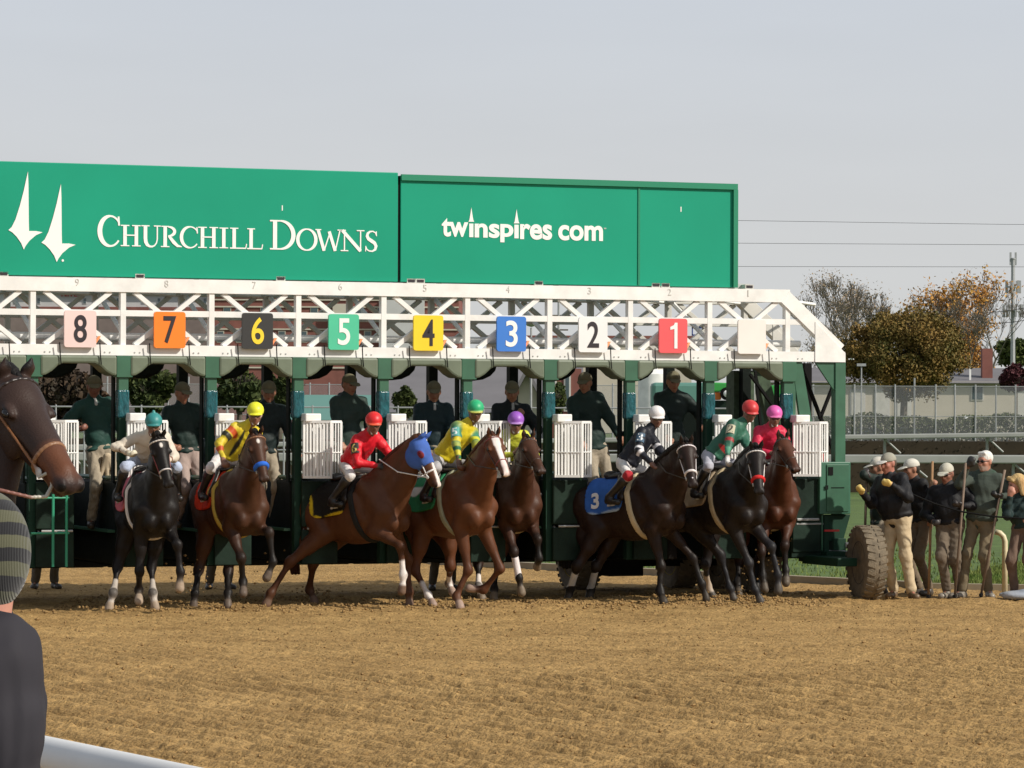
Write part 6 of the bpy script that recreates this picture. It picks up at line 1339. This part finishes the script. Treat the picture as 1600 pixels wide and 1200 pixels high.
pr = empty('rail_post', (P3(1570,900,43.9).x, 43.9, 0), 0, 'yellowish white gooseneck pipe post left of the blonde woman', 'post')
mb = MB(); zt_ = P3(1570,833,43.9).z; mb.tube([(0,0,0),(0,0,zt_-.1),(-.02,0,zt_-.04),(-.06,0,zt_),(-.12,.0,zt_+.015)], .036, 10); mb.build('pipe', mat('ivory_paint', (.62,.55,.36), .45, nscale=6), pr, smooth=True)
MB().lathe((0,0,.0),(0,0,1),[(.07,0),(.07,.03),(.04,.05)],16).build('foot_plate', M['galv'], pr)
bag = SDF(.02); b = P3(1592,934,43.1); bag.ell((b.x,b.y,.05),(.20,.13,.05),None,(.30,.33,.38)).ell((b.x+.12,b.y,.08),(.13,.10,.05),None,(.25,.28,.33)).ell((b.x-.1,b.y-.03,.06),(.10,.07,.035),None,(.35,.37,.40))
o = sdf_obj('crumpled_tarp', bag, .015, M['nylon'], None, (b.x,b.y,0), own=True); tag(o, 'crumpled blue-grey cloth on the dirt at the right edge', 'cloth')

# ------------------------------------------------------------------ spectator and rail in the foreground
M['fgnylon'] = mat('dark_soft_shell', None, .75, spec=.12, attr=True, nscale=3, namt=.06)
Yf = 8.0
hd = P(-24, 878, Yf); nk = P(-34, 990, Yf)+Vector((0,.02,0)); pel = P(-45, 1330, Yf)
fwd = Vector((.93,.36,0)).normalized()
J = dict(pel=pel, neck=nk, head=hd, f=fwd, hf=Vector((-.55,.83,0)), sc=1.06, hl=pel+Vector((-.15,.35,.15)), hr=P(5,1500,Yf-.12), fl=Vector((pel.x-.15,Yf,.41)), fr=Vector((pel.x+.1,Yf-.1,.41)), epr=Vector((.3,-.6,-.3)))
fg = person('spectator seen from behind in grey jacket and striped knit beanie', J, dict(jacket=(.034,.032,.038), jt=.030, bulk=1.02, sw=.165, fold=.012, fw=.24, jm='fgnylon', trousers=(.03,.035,.06), skin=(.55,.26,.19), hem=-.1), h=.0085)
bm_ = bpy.data.materials.new('striped_knit'); bm_.use_nodes = True; n_ = bm_.node_tree; b_ = n_.nodes['Principled BSDF']; b_.inputs['Roughness'].default_value = .95; b_.inputs['Sheen Weight'].default_value = .3
t_ = n_.nodes.new('ShaderNodeTexCoord'); mp_ = n_.nodes.new('ShaderNodeMapping'); mp_.inputs['Rotation'].default_value = (R(14), R(8), 0); wv = n_.nodes.new('ShaderNodeTexWave'); wv.bands_direction = 'Z'; wv.inputs['Scale'].default_value = 5.4; wv.inputs['Distortion'].default_value = .35; wv.inputs['Detail'].default_value = 2; wv.inputs['Detail Scale'].default_value = 6
n_.links.new(t_.outputs['Object'], mp_.inputs[0]); n_.links.new(mp_.outputs[0], wv.inputs['Vector']); cr = n_.nodes.new('ShaderNodeValToRGB'); cr.color_ramp.elements[0].position = .47; cr.color_ramp.elements[0].color = (.007,.007,.009,1); cr.color_ramp.elements[1].position = .54; cr.color_ramp.elements[1].color = (.075,.075,.042,1)
n_.links.new(wv.outputs[0], cr.inputs[0]); n_.links.new(cr.outputs[0], b_.inputs['Base Color'])
w2_ = n_.nodes.new('ShaderNodeTexWave'); w2_.inputs['Scale'].default_value = 60; w2_.inputs['Distortion'].default_value = 1; n_.links.new(t_.outputs['Object'], w2_.inputs['Vector']); bp_ = n_.nodes.new('ShaderNodeBump'); bp_.inputs['Strength'].default_value = .3; bp_.inputs['Distance'].default_value = .006; n_.links.new(w2_.outputs[0], bp_.inputs['Height']); n_.links.new(bp_.outputs[0], b_.inputs['Normal'])
s = SDF(.01); hpf = fg['hp']; hfv = Vector((-.55,.83,0)).normalized(); hlv = Z.cross(hfv)
s.ell(hpf(0,-.005,.022), (.098,.112,.138), (hlv, hfv, Z)); c0 = np.array(hpf(0,0,-.085))
def cutb(F, X, Y_, Z_): return np.maximum(F, -((Z_-c0[2])-.25*((X-c0[0])*hfv.x+(Y_-c0[1])*hfv.y)))
sdf_obj('beanie', s, .006, bm_, fg['body'], fg['base'], mod=cutb)
# white rail in front of the spectator
rl = empty('foreground_rail', (P(60,1170,9.6).x, 9.6, 0), 0, 'thick white tube rail crossing the lower left corner', 'rail')
zr = P(60,1173,9.6).z; dv = Vector((3250/FPX, -1, 0)).normalized(); MB().tube([Vector((0,0,zr))-dv*9, Vector((0,0,zr))+dv*4.5], .043, 20).build('top_tube', mat('rail_white', (.66,.67,.68), .65, nscale=4, namt=.06, spec=.25), rl, smooth=2)
mb = MB()
for t_ in (-7,-4.5,-2,.9,3.4): q = dv*t_; mb = MB().tube([(q.x,q.y,.3),(q.x,q.y,zr)], .03, 10); mb.build('rail_post', M['white'], rl, smooth=True)
